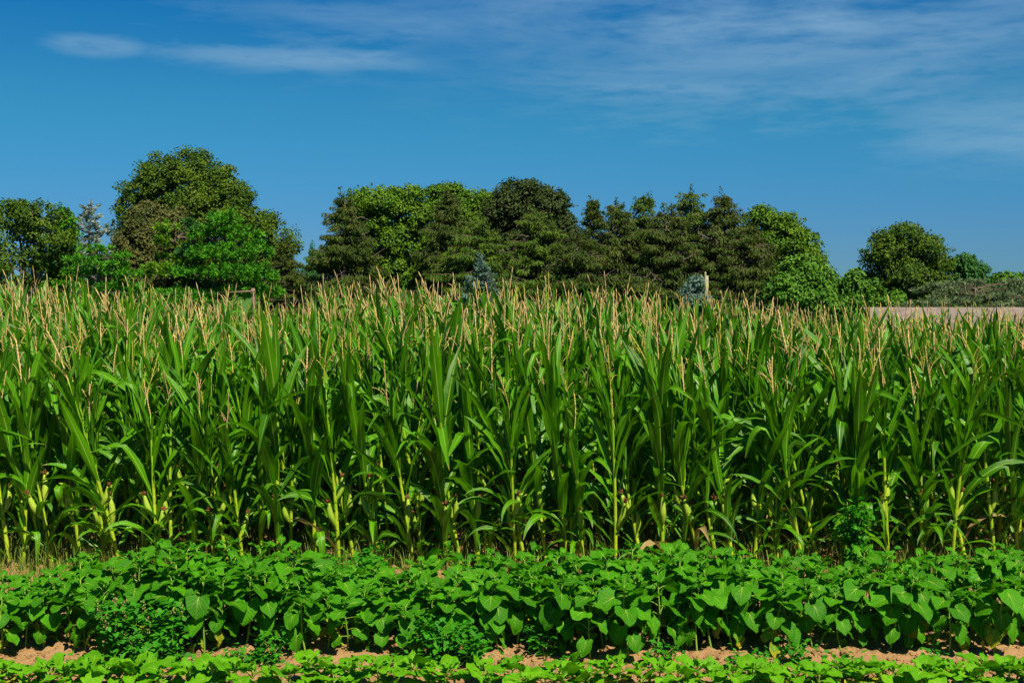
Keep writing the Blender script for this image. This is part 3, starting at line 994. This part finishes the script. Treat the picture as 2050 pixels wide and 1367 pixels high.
def broadleaf(name, label, lobes, Y, leaf_mat, seed, leaf=0.26, per=52, clump=0.55, fill=0.5, trunk_px=None, dens=1.0, group='trees behind the corn field', gap=0.0):
    """lobes: (px, py, rx, ry) in picture units at depth Y (an optional fifth value moves that lobe in depth, metres)."""
    rg = np.random.default_rng(seed)
    S = FPX / Y
    base_px = trunk_px if trunk_px is not None else float(np.mean([l[0] for l in lobes]))
    bx = at(base_px, 600, Y)[0]
    bz = float(terrain(bx, Y))
    root = thing(name, label, 'tree', (bx, Y, bz), group)
    org = np.array([bx, Y, bz])
    tr, cr = Geo(), Geo()
    cents = []
    for L in lobes:
        dy = L[4] if len(L) > 4 else rg.uniform(-.4, .6) * L[2] / S
        c = at(L[0], L[1], Y + dy) - org
        cents.append((c, L[2] / S, L[3] / S))
    top = max(c[2] + rz for c, rx, rz in cents)
    fork = np.array([0, 0, top * .33])
    r0 = 0.035 * top
    add_tube(tr, np.array([[0, 0, -.2], [0, 0, .25], [.05, 0, top * .17], fork]), np.array([r0 * 1.5, r0 * 1.1, r0 * .9, r0 * .8]), 8, 0, .5)
    for c, rx, rz in cents:
        mid = (fork + c) * .5 + rg.normal(0, .25, 3) + np.array([0, 0, .2 * rz])
        q = np.linspace(0, 1, 7)[:, None]
        end = c + np.array([rg.normal(0, .2 * rx), 0, .55 * rz])
        pts = (1 - q) ** 2 * fork + 2 * q * (1 - q) * mid + q ** 2 * end
        add_tube(tr, pts, np.linspace(r0 * .42, .02, 7), 6, 0, rg.random())
        for k in range(5):
            o = pts[rg.integers(2, 6)]
            d = sphere_dirs(rg, 1)[0] * np.array([rx, rx, rz]) * .75
            add_tube(tr, np.array([o, o + d * .5 + [0, 0, .1], o + d]), np.array([.05, .03, .012]), 5, 0, rg.random())
        # leaf clumps over the lobe's outer shell, each a small cloud of leaves with its own tone
        area = 4 * PI * ((2 * (rx * rz) ** 1.6 + (rx * rx) ** 1.6) / 3) ** (1 / 1.6)
        nc = max(6, int(area / (clump * clump * 1.05) * dens))
        nsub = int(rg.integers(7, 11))
        sdir = norm(sphere_dirs(rg, nsub) + np.array([0, -.25, .3]))
        pick = rg.integers(0, nsub, nc)
        rsub = rg.uniform(.34, .56, nsub)
        dl = sphere_dirs(rg, nc)
        sub = sdir[pick] * (1 - .72 * rsub[pick])[:, None] + norm(dl + sdir[pick] * .55) * rsub[pick][:, None]
        dirs = sphere_dirs(rg, nc)
        rr = np.where(rg.random(nc) < fill, rg.uniform(.78, 1.0, nc), rg.uniform(.30, .85, nc))
        bump = 1 + 0.16 * np.sin(dirs[:, 0] * 5 + seed) * np.cos(dirs[:, 2] * 6 + seed * .7)
        shell = rg.random(nc) < .78
        dirs = np.where(shell[:, None], norm(sub), dirs)
        rr = np.where(shell, np.linalg.norm(sub, axis=1), rr * bump * .85)
        cc = c + dirs * np.array([rx, rx, rz]) * rr[:, None]
        if gap:
            keep = rg.random(nc) > gap
            cc, dirs = cc[keep], dirs[keep]
            nc = len(cc)
        ctone = np.clip(rg.normal(.45, .30, nc), .0, 1.0)
        cs = clump * rg.uniform(.35, 1.25, nc)
        ns = max(4, int(nc * .30))                            # loose sprays that break the outline
        sd_ = norm(sphere_dirs(rg, ns) + np.array([0, -.1, .25]))
        cc = np.vstack([cc, c + sd_ * np.array([rx, rx, rz]) * rg.uniform(.96, 1.20, (ns, 1))])
        dirs = np.vstack([dirs, sd_])
        ctone = np.append(ctone, np.clip(rg.normal(.5, .25, ns), 0, 1))
        cs = np.append(cs, clump * rg.uniform(.25, .55, ns))
        nc += ns
        idx = np.repeat(np.arange(nc), np.maximum(8, (per * np.minimum(1, (cs / clump) ** 1.5 * 1.15)).astype(int)))
        off = sphere_dirs(rg, len(idx)) * (rg.random(len(idx)) ** .45)[:, None] * np.array([1.1, 1.1, .72])
        pos = cc[idx] + off * cs[idx][:, None]
        outw = norm(dirs[idx] * .5 + off * .8 + np.array([0, 0, .35]))
        nr = norm(outw + rg.normal(0, .45, off.shape))
        ax = norm(np.cross(nr, rg.normal(size=off.shape)) + np.array([0, 0, -.25]))
        leaf_cards(cr, pos, ax, nr, leaf * rg.uniform(.6, 1.3, len(pos)), leaf * .72 * rg.uniform(.7, 1.2, len(pos)), ctone[idx] + rg.normal(0, .16, len(pos)))
    tr.build('trunk', CM['bark'], root)
    cr.build('crown', CM[leaf_mat], root, smooth=False)
    return root


def conifer(name, label, px, top_py, half_w, Y, leaf_mat, seed, base_py=600, droop=18, hang=.75, card=(.30, .065), step=.25, nbr=10, power=.85, sparse=1.35, lean_px=0.0, twig='bark', rough=.3, up=0.0, group='conifers behind the corn field', flat=0.0, dense=1.0):
    """A trunk with tiers of branches; half_w is the crown's half width in picture units at base_py, near the corn tops."""
    rg = np.random.default_rng(seed)
    S = FPX / Y
    top = at(px + lean_px, top_py, Y)
    bx = at(px, 600, Y)[0]
    bz = float(terrain(bx, Y))
    org = np.array([bx, Y, bz])
    root = thing(name, label, 'tree', org, group)
    H = top[2] - bz
    lean = (top[0] - bx) / H
    zb = at(px, base_py, Y)[2] - bz
    Rb = half_w / S
    tr, cr = Geo(), Geo()
    zz = np.linspace(-.2, H, 12)
    add_tube(tr, np.stack([lean * zz, 0 * zz, zz], -1), np.interp(zz, [0, H], [.022 * H + .05, .012]), 7, 0, .5)
    z = max(.5, zb - 1.4)
    P, A, N, T, Ln = [], [], [], [], []
    while z < H - .12:
        f = np.clip((H - z) / max(H - zb, .1), 0, 1.15)
        r = Rb * f ** power
        nb = max(3, int(round(nbr * rg.uniform(.75, 1.2) * sparse * (0.55 + .45 * f))))
        for b in range(nb):
            az = rg.uniform(0, 2 * PI)
            L = max(.14, r * rg.uniform(1 - rough, 1 + rough * .55))
            k = max(4, int(L / .16))
            s = np.linspace(0, 1, k)
            dr = R(float(np.clip(droop + rg.normal(0, 17) - 50 * (1 - min(f, 1)) ** 1.6, -52, 58)))
            zz_ = -math.tan(dr) * L * (s - .45 * s ** 3) + up * L * s ** 2
            rad_ = L * s
            zj = min(z + rg.uniform(-1, 1) * step * 1.3, H - .06)
            o = np.array([lean * zj, 0, zj])
            azs = az + rg.normal(0, .18) * s
            bp = o + np.stack([rad_ * np.cos(azs), rad_ * np.sin(azs), zz_], -1)
            add_tube(tr, bp, np.linspace(.010 + .012 * L, .006, k), 4, 0, rg.random(), cap=False)
            m = int(k * (6.5 + 3.4 * L) * dense)
            t = rg.uniform(.12, 1.0, m) ** .75
            p = np.stack([np.interp(t, s, bp[:, j]) for j in range(3)], -1)
            rad = np.stack([np.full(m, math.cos(az)), np.full(m, math.sin(az)), np.zeros(m)], -1)
            lat = np.stack([-rad[:, 1], rad[:, 0], rad[:, 2]], -1) * rg.choice([-1, 1], m)[:, None]
            sprd = (1.05 - .75 * t)[:, None] * L * .33
            p = p + lat * sprd * rg.uniform(0, 1, (m, 1)) + rg.normal(0, .035, (m, 3)) * np.array([1, 1, 1 - flat])
            p[:, 2] -= rg.random(m) ** 1.3 * .62 * hang * (.35 + .65 * min(f, 1)) * (.3 + .7 * (1 - t))
            ax = norm(rad * rg.uniform(.2, 1, (m, 1)) + lat * rg.uniform(0, .9, (m, 1)) + np.array([0, 0, -1]) * hang * rg.uniform(.2, 2.0, (m, 1)) + np.array([0, 0, 1.0]) * up * 1.5)
            nr = norm(np.cross(ax, rg.normal(size=(m, 3))))
            P.append(p); A.append(ax); N.append(nr)
            T.append(np.clip(rg.normal(.42, .16) + rg.normal(0, .17, m), 0, 1))
            Ln.append(card[0] * rg.uniform(.55, 1.25, m) * (0.6 + .4 * f))
        z += step * rg.uniform(.7, 1.3) * (.6 + .4 * f)
    for b in range(9):                                         # bare dead boughs that stick out of the crown
        zd = rg.uniform(max(.5, zb - .5), zb + (H - zb) * .8)
        rd = Rb * np.clip((H - zd) / max(H - zb, .1), 0, 1.15) ** power * rg.uniform(.9, 1.2)
        az = rg.uniform(-PI, 0) if rg.random() < .8 else rg.uniform(0, PI)
        q_ = np.linspace(0, 1, 6)
        rise = rg.uniform(-.25, .45)
        bp = np.array([lean * zd, 0, zd]) + np.stack([q_ * rd * math.cos(az), q_ * rd * math.sin(az), rise * rd * q_ ** 1.5 + .04 * np.sin(q_ * 9)], -1)
        add_tube(tr, bp, np.linspace(.035, .012, 6), 5, 1, rg.random(), cap=False)
        for q2 in (.6, .8):
            o2 = np.array([np.interp(q2, q_, bp[:, j]) for j in range(3)])
            add_tube(tr, np.array([o2, o2 + [rg.normal(0, .18), -.1, -.15], o2 + [rg.normal(0, .3), -.15, -.34]]), np.array([.014, .011, .006]), 4, 1, rg.random(), cap=False)
    P, A, N, T, Ln = map(np.concatenate, (P, A, N, T, Ln))
    leaf_cards(cr, P, A, N, Ln, card[1] * rg.uniform(.7, 1.3, len(P)), T)
    for j in range(6):                                         # side leaders make the top ragged
        zl = H - (H - zb) * rg.uniform(.02, .30)
        fl = (H - zl) / max(H - zb, .1)
        a_ = rg.uniform(0, 2 * PI)
        rl_ = Rb * fl ** power * rg.uniform(.45, .95)
        ll = rg.uniform(.45, 1.1)
        o = np.array([lean * zl + rl_ * math.cos(a_), rl_ * math.sin(a_), zl - .15])
        n_ = 46
        t = rg.random(n_)
        ph = rg.uniform(0, 2 * PI, n_)
        wd_ = .20 * (1 - t) + .02
        pp = o + np.stack([wd_ * np.cos(ph) * .3, wd_ * np.sin(ph) * .3, t * ll], -1)
        aa = norm(np.stack([np.cos(ph), np.sin(ph), rg.uniform(.1, 1.2, n_)], -1))
        leaf_cards(cr, pp, aa, rg.normal(size=(n_, 3)), wd_ + .08, .055, rg.normal(.5, .2, n_))
    # leader shoot
    add_tube(cr, np.array([[lean * (H - .2), 0, H - .2], [lean * H, 0, H + .05], [lean * H, 0, H + .28]]), np.array([.03, .02, .006]), 5, 0, .4, cap=False)
    tr.build('trunk', [CM[twig], CM['twig']], root)
    cr.build('crown', CM[leaf_mat], root, smooth=False)
    return root


def pine(name, label, plates, Y, leaf_mat, seed, trunk, group='conifers behind the corn field', tuft=(.27, .065), per=24, dens=1.0, upw=.8, cat_bark='bark', boughs=4, thick=1.0):
    """plates: flattish foliage pads (px, py, rx, ry) that sit on branches leaving the trunk, tufts of needles pointing up and out."""
    rg = np.random.default_rng(seed)
    S = FPX / Y
    bx = at(trunk[0], 600, Y)[0]
    bz = float(terrain(bx, Y))
    org = np.array([bx, Y, bz])
    root = thing(name, label, 'tree', org, group)
    top = at(trunk[1], trunk[2], Y) - org
    tr, cr = Geo(), Geo()
    q = np.linspace(0, 1, 10)[:, None]
    tp = np.array([0, 0, -.2]) + q * (top - np.array([0, 0, -.2])) + np.array([.12, 0, 0]) * np.sin(q * 4)
    add_tube(tr, tp, np.linspace(.17, .025, 10), 7, 0, .5)
    for pl in plates:
        dy = pl[4] if len(pl) > 4 else rg.uniform(-1.2, .8)
        c = at(pl[0], pl[1], Y + dy) - org
        rx, rz = pl[2] / S, pl[3] / S
        o = np.array([np.interp(max(c[2] - .35 * rx, .3), tp[:, 2], tp[:, 0]), 0, min(max(c[2] - .35 * rx, .3), top[2] - .1)])
        for k in range(boughs):
            e = c + sphere_dirs(rg, 1)[0] * np.array([rx, rx, rz]) * .7
            add_tube(tr, np.array([o, o + (e - o) * .45 + [0, 0, .08], o + (e - o) * .8, e]), np.array([.045, .032, .02, .008]) * thick, 5, 0, rg.random(), cap=False)
        nc = max(8, int(rx * rx * 34 * dens * (0.5 + rz / max(rx, .01))))
        cc = c + sphere_dirs(rg, nc) * (rg.random(nc) ** .35)[:, None] * np.array([rx, rx, rz * .75])
        tn = np.clip(rg.normal(.45, .28, nc), 0, 1)
        idx = np.repeat(np.arange(nc), per)
        d = sphere_dirs(rg, nc * per)
        d[:, 2] = d[:, 2] * .8 + upw * .6
        d = norm(d + norm(cc - c)[idx] * .35)
        leaf_cards(cr, cc[idx] + d * .03, d, rg.normal(size=d.shape), tuft[0] * rg.uniform(.6, 1.2, len(d)), tuft[1] * rg.uniform(.8, 1.5, len(d)), tn[idx] + rg.normal(0, .13, len(d)))
    tr.build('trunk', CM[cat_bark], root)
    cr.build('crown', CM[leaf_mat], root, smooth=False)
    return root


# left group
broadleaf('oak_tree', 'dark olive oak at the left edge with sky showing through its limbs',
          [(-30, 450, 60, 50), (25, 445, 55, 48), (85, 470, 60, 60), (60, 430, 35, 25), (20, 525, 70, 45), (95, 535, 50, 55), (-40, 540, 50, 60), (118, 455, 22, 30)], 66, 'oak_dark_leaf', 11, leaf=.175, per=76, fill=.7, trunk_px=55, dens=.62, gap=.15)
broadleaf('poplar_tree', 'narrow bright green tree peeping out right of the left oak', [(127, 440, 17, 22), (132, 475, 18, 25), (130, 515, 22, 34), (135, 560, 28, 40)], 69, 'pine_needle', 12, leaf=.22, clump=.42)
conifer('cedar_tree', 'sparse grey-blue cedar standing against the sky between oaks', 178, 416, 52, 72, 'grey_needle', 13, base_py=560, droop=4, hang=.15, card=(.34, .09), step=.34, nbr=7, power=.6, sparse=1.0, dense=1.3, rough=.45, twig='twig', up=.18)
conifer('cedar_tree', 'thin grey-green cedar sprig low beside the big oak', 232, 476, 34, 73, 'grey_needle', 14, base_py=580, droop=4, hang=.15, card=(.28, .07), step=.42, nbr=6, power=.6, sparse=.8, rough=.45, twig='twig', up=.18)
pine('pine_tree', 'bright green layered pine with flat tiers, low at the left',
     [(190, 500, 34, 7), (165, 520, 40, 7), (215, 530, 45, 8), (180, 545, 60, 8), (245, 515, 22, 9), (250, 548, 35, 10), (150, 570, 40, 10), (215, 575, 70, 12), (170, 600, 80, 14)], 62, 'pine_needle', 15, (200, 195, 492))
broadleaf('oak_tree', 'the biggest tree, a round-topped oak rising above everything at left',
          [(388, 345, 46, 40), (322, 358, 34, 42), (438, 368, 32, 42), (360, 400, 80, 55), (280, 410, 38, 55), (450, 420, 48, 50), (265, 465, 42, 45), (330, 470, 80, 60), (430, 480, 80, 60), (510, 465, 42, 50),
           (550, 485, 34, 40), (500, 530, 70, 55), (300, 540, 80, 60), (400, 560, 110, 60), (575, 520, 28, 35), (480, 400, 22, 32), (262, 395, 20, 26)], 76, 'oak_leaf', 16, leaf=.18, per=86, trunk_px=385, dens=.95, clump=.60)
broadleaf('juniper_tree', 'brownish fuzzy tree in front of the big oak on its left side',
          [(300, 455, 48, 42), (275, 500, 38, 45), (330, 490, 50, 55), (350, 455, 28, 35), (300, 550, 62, 50)], 70, 'brown_foliage', 17, leaf=.17, per=70, clump=.40, fill=.85)
pine('pine_tree', 'yellow-green leaning pine boughs before the brownish tree',
     [(335, 455, 24, 12), (325, 480, 22, 12), (360, 490, 30, 14), (345, 515, 30, 10), (315, 535, 34, 7), (370, 525, 36, 12), (300, 548, 36, 7), (390, 470, 20, 14)], 66, 'pine_yellow_needle', 18, (400, 350, 448))
pine('pine_tree', 'broad bright green pine with a visible trunk before the big oak',
     [(450, 440, 34, 22), (420, 470, 46, 22), (480, 470, 42, 24), (440, 505, 60, 22), (510, 500, 36, 26), (400, 505, 34, 20), (395, 545, 60, 14), (470, 545, 66, 20), (530, 545, 30, 24), (500, 585, 70, 18), (420, 590, 60, 10), (350, 590, 60, 12), (360, 605, 80, 12)],
     64, 'pine_needle', 19, (408, 440, 418), dens=1.0)
pine('pine_tree', 'bluish dark green pine between the two bright pines', [(385, 445, 18, 12), (398, 465, 26, 14), (380, 500, 30, 16), (370, 545, 40, 18), (400, 575, 50, 20), (300, 590, 70, 16), (250, 600, 60, 14)], 65.5, 'pine_dark_needle', 20, (396, 384, 436))
conifer('spruce_tree', 'olive-brown spruce at the right foot of the big oak', 572, 480, 62, 68, 'spruce_brown_needle', 21, base_py=600, droop=14, hang=.5)
conifer('spruce_tree', 'small dark spruce low in the gap between tree groups', 628, 500, 45, 74, 'pine_dark_needle', 22, base_py=590, droop=14, hang=.5)
# middle group
conifer('spruce_tree', 'brown-green spruce with a thin spire at the left end of the middle group', 690, 396, 78, 66, 'spruce_brown_needle', 23, base_py=560, droop=16, hang=.9, power=.62, rough=.42, step=.26)
broadleaf('maple_tree', 'yellow-green maple with a knobbly bright top, left in the middle group',
          [(760, 410, 52, 34), (812, 400, 36, 26), (725, 430, 38, 34), (785, 450, 70, 45), (740, 490, 60, 50), (820, 500, 60, 50), (770, 550, 90, 50), (838, 440, 22, 34)], 70, 'maple_leaf', 24, leaf=.18, per=84, fill=.65)
broadleaf('maple_tree', 'bright green maple top showing behind the dark spruce',
          [(890, 402, 42, 30), (950, 415, 45, 28), (985, 425, 30, 28), (920, 440, 70, 40), (930, 500, 80, 60)], 77, 'maple_leaf', 25, leaf=.18, per=84, fill=.65)
conifer('spruce_tree', 'dark drooping spruce between two bright maples', 899, 384, 82, 67, 'spruce_needle', 26, base_py=560, droop=20, hang=.9, power=.70, rough=.35, step=.26)
broadleaf('yew_tree', 'dark finely leaved round tree, the highest of the middle group',
          [(1050, 400, 52, 36), (1085, 410, 48, 36), (1010, 420, 38, 38), (1110, 440, 40, 45), (1050, 450, 80, 55), (1040, 520, 100, 60), (1128, 480, 34, 45)], 72, 'yew_leaf', 27, leaf=.19, per=64, clump=.5, fill=.85)
conifer('spruce_tree', 'olive spruce in front of the dark round tree', 1075, 428, 96, 65, 'spruce_green_needle', 28, base_py=570, droop=18, hang=.9, power=.6, rough=.35, step=.26)
conifer('spruce_tree', 'narrow spiky dark spruce right of the dark round tree', 1188, 404, 46, 69, 'spruce_needle', 29, base_py=560, droop=10, hang=.5, power=.5, rough=.5)
conifer('spruce_tree', 'brown spruce with its pale trunk showing, in the spruce group', 1234, 412, 66, 65, 'spruce_brown_needle', 30, base_py=560, droop=18, hang=1.0, power=.55, rough=.4)
conifer('spruce_tree', 'green-topped spruce left of the two tallest in the spruce group', 1288, 398, 74, 66, 'spruce_green_needle', 31, base_py=560, droop=18, hang=.9, power=.55, rough=.4)
conifer('spruce_tree', 'greenest spruce, tallest of the spruce group', 1382, 388, 82, 66.5, 'spruce_green_needle', 32, base_py=560, droop=18, hang=.9, power=.58, rough=.4)
conifer('spruce_tree', 'brown spruce in front, between the green-topped spruces', 1335, 415, 84, 63.5, 'spruce_brown_needle', 33, base_py=560, droop=20, hang=1.0, power=.55, rough=.35)
conifer('spruce_tree', 'pointed dark brown spruce at the right of the spruce group', 1450, 396, 80, 65, 'spruce_brown_needle', 34, base_py=560, droop=18, hang=1.0, power=.62, rough=.38)
conifer('spruce_tree', 'low brown spruce behind the pale post, filling the group', 1500, 455, 74, 63, 'spruce_brown_needle', 35, base_py=560, droop=18, hang=1.0, power=.55, rough=.35)
conifer('spruce_tree', 'low olive spruce behind the small blue spruce', 960, 450, 100, 64, 'spruce_green_needle', 36, base_py=570, droop=18, hang=.9, power=.6, rough=.35)
conifer('spruce_tree', 'low dark spruce under the narrow spiky one', 1160, 470, 80, 63.5, 'spruce_needle', 37, base_py=570, droop=18, hang=.9, power=.55, rough=.35)
broadleaf('ash_tree', 'green leafy tree at the right end of the middle group',
          [(1520, 450, 34, 32), (1585, 465, 36, 32), (1545, 490, 60, 45), (1610, 510, 36, 40), (1570, 540, 80, 50), (1560, 480, 40, 30), (1625, 545, 24, 40)], 71, 'maple_leaf', 38, leaf=.18, per=84, fill=.65)
broadleaf('shrub_tree', 'low fresh green tree below the leafy one, right end of middle group',
          [(1600, 560, 44, 40), (1635, 575, 28, 40), (1570, 590, 50, 34), (1620, 610, 60, 30)], 62, 'shrub_leaf', 39, leaf=.20, clump=.45)
# right group
broadleaf('juniper_bush', 'narrow upright green bush with a thin tip in the tree gap', [(1694, 562, 5, 14), (1692, 585, 9, 22), (1697, 605, 14, 24), (1690, 630, 20, 26)], 66, 'shrub_leaf', 40, leaf=.17, clump=.26, per=40)
broadleaf('shrub_bush', 'low bushy shrub in the gap beside the green tree', [(1665, 580, 26, 26), (1690, 595, 34, 24), (1650, 605, 30, 24)], 67, 'shrub_leaf', 41, leaf=.19, clump=.4)
broadleaf('shrub_bush', 'low pale green shrub at the left foot of the right oak', [(1715, 575, 22, 32), (1735, 590, 26, 26), (1700, 605, 40, 20), (1760, 600, 40, 18)], 66, 'shrub_leaf', 42, leaf=.19, clump=.4)
broadleaf('oak_tree', 'round dark oak standing alone at the right',
          [(1812, 485, 46, 32), (1775, 505, 40, 36), (1860, 510, 36, 36), (1825, 520, 64, 42), (1760, 540, 34, 34), (1800, 560, 60, 36), (1868, 552, 36, 36), (1835, 590, 70, 34), (1750, 585, 26, 34)], 72, 'oak_dark_leaf', 43, leaf=.175, per=80, trunk_px=1815, dens=.85, gap=.06)
broadleaf('pine_tree', 'mid green pine tucked behind the right oak', [(1925, 535, 26, 24), (1950, 545, 22, 24), (1930, 570, 42, 30), (1960, 590, 30, 24)], 75, 'pine_dark_needle', 44, leaf=.2, clump=.42, fill=.7)
broadleaf('shrub_bush', 'green leafy bush at the right edge behind the weeping cedar', [(2015, 568, 30, 20), (2050, 575, 34, 24), (1990, 590, 40, 22)], 74, 'shrub_leaf', 45, leaf=.2, clump=.42)
rc2 = np.random.default_rng(31)
cedar_plates = []
for k in range(26):
    sx_, sy_ = rc2.uniform(1880, 2090), rc2.uniform(562, 618)
    sgn_, ln_, dp_ = rc2.choice([-1, -1, 1]), rc2.uniform(45, 100), rc2.uniform(-1.6, 1.6)
    for q_ in np.linspace(0, 1, 5):
        cedar_plates.append((sx_ + sgn_ * ln_ * q_, sy_ - 5 * math.sin(q_ * 2.2) + 15 * q_ ** 2.2, 16 - 5 * q_, 3.2, dp_ + rc2.normal(0, .15)))
pine('cedar_tree', 'wide weeping grey-green cedar with arching layers at the right', cedar_plates,
     63, 'cedar_needle', 46, (1960, 1955, 575), tuft=(.24, .045), per=26, upw=-.2, dens=1.0, cat_bark='bark', boughs=1, thick=.35)
conifer('blue_spruce', 'small silvery blue spruce at the middle, just above the tassels', 964, 530, 38, 52, 'blue_needle', 47, base_py=595, droop=6, hang=.25, card=(.17, .06), step=.16, nbr=11, power=.75, rough=.22, up=.12)
broadleaf('blue_spruce', 'small rounded blue-green spruce left of the pale post', [(1392, 572, 19, 16), (1386, 590, 22, 16), (1398, 606, 26, 20)], 54, 'blue_needle', 48, leaf=.12, per=60, clump=.26, fill=.8)

# ------------------------------------------------------------------ posts, wires, farm building
def pole(px, top_py, Y, r, mat, label, arm=False):
    p = at(px, top_py, Y)
    bz = float(terrain(p[0], Y))
    root = thing('utility_pole' if arm else 'wooden_post', label, 'pole' if arm else 'post', (p[0], Y, bz))
    H = p[2] - bz
    g_ = Geo()
    zz = np.linspace(-.3, H, 8)
    add_tube(g_, np.stack([.01 * np.sin(zz), 0 * zz, zz], -1), np.linspace(r * 1.1, r * .95, 8), 12, 0, .5)
    g_.build('shaft', CM[mat], root)
    a = Geo()
    if arm:
        add_tube(a, np.array([[.12, -.16, H - .12], [-.4, -.16, H - .15], [-.95, -.16, H - .18]]), .05, 6, 0, .3)
        a.build('crossarm', CM['brown_wood'], root)
    else:
        add_tube(a, np.array([[-r * .75, 0, H - .06], [-r * .75, 0, H + .08], [-r * .75, 0, H + .17]]), np.array([.055, .05, .03]), 6, 0, .6)
        a.build('splinter', CM[mat], root)
    b = Geo()
    add_tube(b, np.array([[0, -r - .03, H - .95], [0, -r - .03, H - .85]]), np.array([.035, .03]), 6, 0, .2)
    b.build('insulator', CM['wire'], root)
    return np.array([p[0], Y, p[2]])


p1 = pole(507, 577, 48, .085, 'brown_wood', 'brown utility pole with a crossarm rising above the corn at left', True)
p2 = pole(1415, 552, 48, .085, 'post_wood', 'pale weathered wooden post beside the small blue spruce')


def wire(a, b, sag, label):
    s = np.linspace(0, 1, 40)[:, None]
    pts = np.array(a) + s * (np.array(b) - np.array(a)) - np.array([0, 0, 1]) * sag * 4 * s * (1 - s)
    g_ = Geo()
    add_tube(g_, pts, .007, 5, 0, .5)
    tag(g_.build('overhead_wire', CM['wire']), label, 'wire')


wire(p1 + [0, -.12, -.45], p2 + [0, -.12, -.80], .25, 'thin wire strung between the brown pole and the pale post')
wire(p2 + [0, -.12, -.80], at(1760, 640, 50), .1, 'thin wire running down to the right from the pale post')
wire(at(-80, 560, 50), p1 + [-.6, -.2, -.14], .3, 'thin wire running left from the brown pole')

YB = 58.0
rl, rr_ = at(1728, 615, YB), at(2300, 622, YB)
bz = float(terrain(0, YB))
barn = thing('farm_shed', 'long low shed with a faded pinkish grey roof behind the corn at right', 'shed', ((rl[0] + rr_[0]) / 2, YB, bz))
hx = (rr_[0] - rl[0]) / 2
hr = rl[2] - bz
he = hr - 1.25
dep = 3.2


def box(g_, lo, hi, mat=0):
    x0, y0, z0 = lo
    x1, y1, z1 = hi
    v = [(x0, y0, z0), (x1, y0, z0), (x1, y1, z0), (x0, y1, z0), (x0, y0, z1), (x1, y0, z1), (x1, y1, z1), (x0, y1, z1)]
    f = [(0, 3, 2, 1), (4, 5, 6, 7), (0, 1, 5, 4), (1, 2, 6, 5), (2, 3, 7, 6), (3, 0, 4, 7)]
    for q in f:
        g_.add([v[i] for i in q], [(0, 1, 2, 3)], [(0, 0), (1, 0), (1, 1), (0, 1)], .5, mat)


gw = Geo()
box(gw, (-hx + .3, -dep + .3, -.1), (hx - .3, dep - .3, he))
for sx in (-1, 1):
    x = sx * (hx - .3)
    gw.add([(x, -dep + .3, he), (x, dep - .3, he), (x, 0, hr - .16), (x, 0, hr - .16)], [(0, 1, 2, 3)])
gw.build('wall', CM['barn_wall'], barn, smooth=False)
grf = Geo()
for sy in (-1, 1):
    sl = math.hypot(dep, 1.25)
    for dz, flip in ((0, 1), (-.09, -1)):
        grf.add([(-hx, 0, hr + dz), (hx, 0, hr + dz), (hx, sy * dep, he - .05 + dz), (-hx, sy * dep, he - .05 + dz)], [(0, 1, 2, 3)], [(0, 0), (2 * hx, 0), (2 * hx, sl), (0, sl)])
    for x in (-hx, hx):
        grf.add([(x, 0, hr), (x, 0, hr - .09), (x, sy * dep, he - .14), (x, sy * dep, he - .05)], [(0, 1, 2, 3)])
    grf.add([(-hx, sy * dep, he - .05), (hx, sy * dep, he - .05), (hx, sy * dep, he - .14), (-hx, sy * dep, he - .14)], [(0, 1, 2, 3)])
grf.build('roof', CM['roof_shingle'], barn, smooth=False)
gd = Geo()
box(gd, (-1.2, -dep + .255, 0), (1.2, -dep + .297, min(2.0, he - .15)))
gd.build('door', CM['brown_wood'], barn, smooth=False)
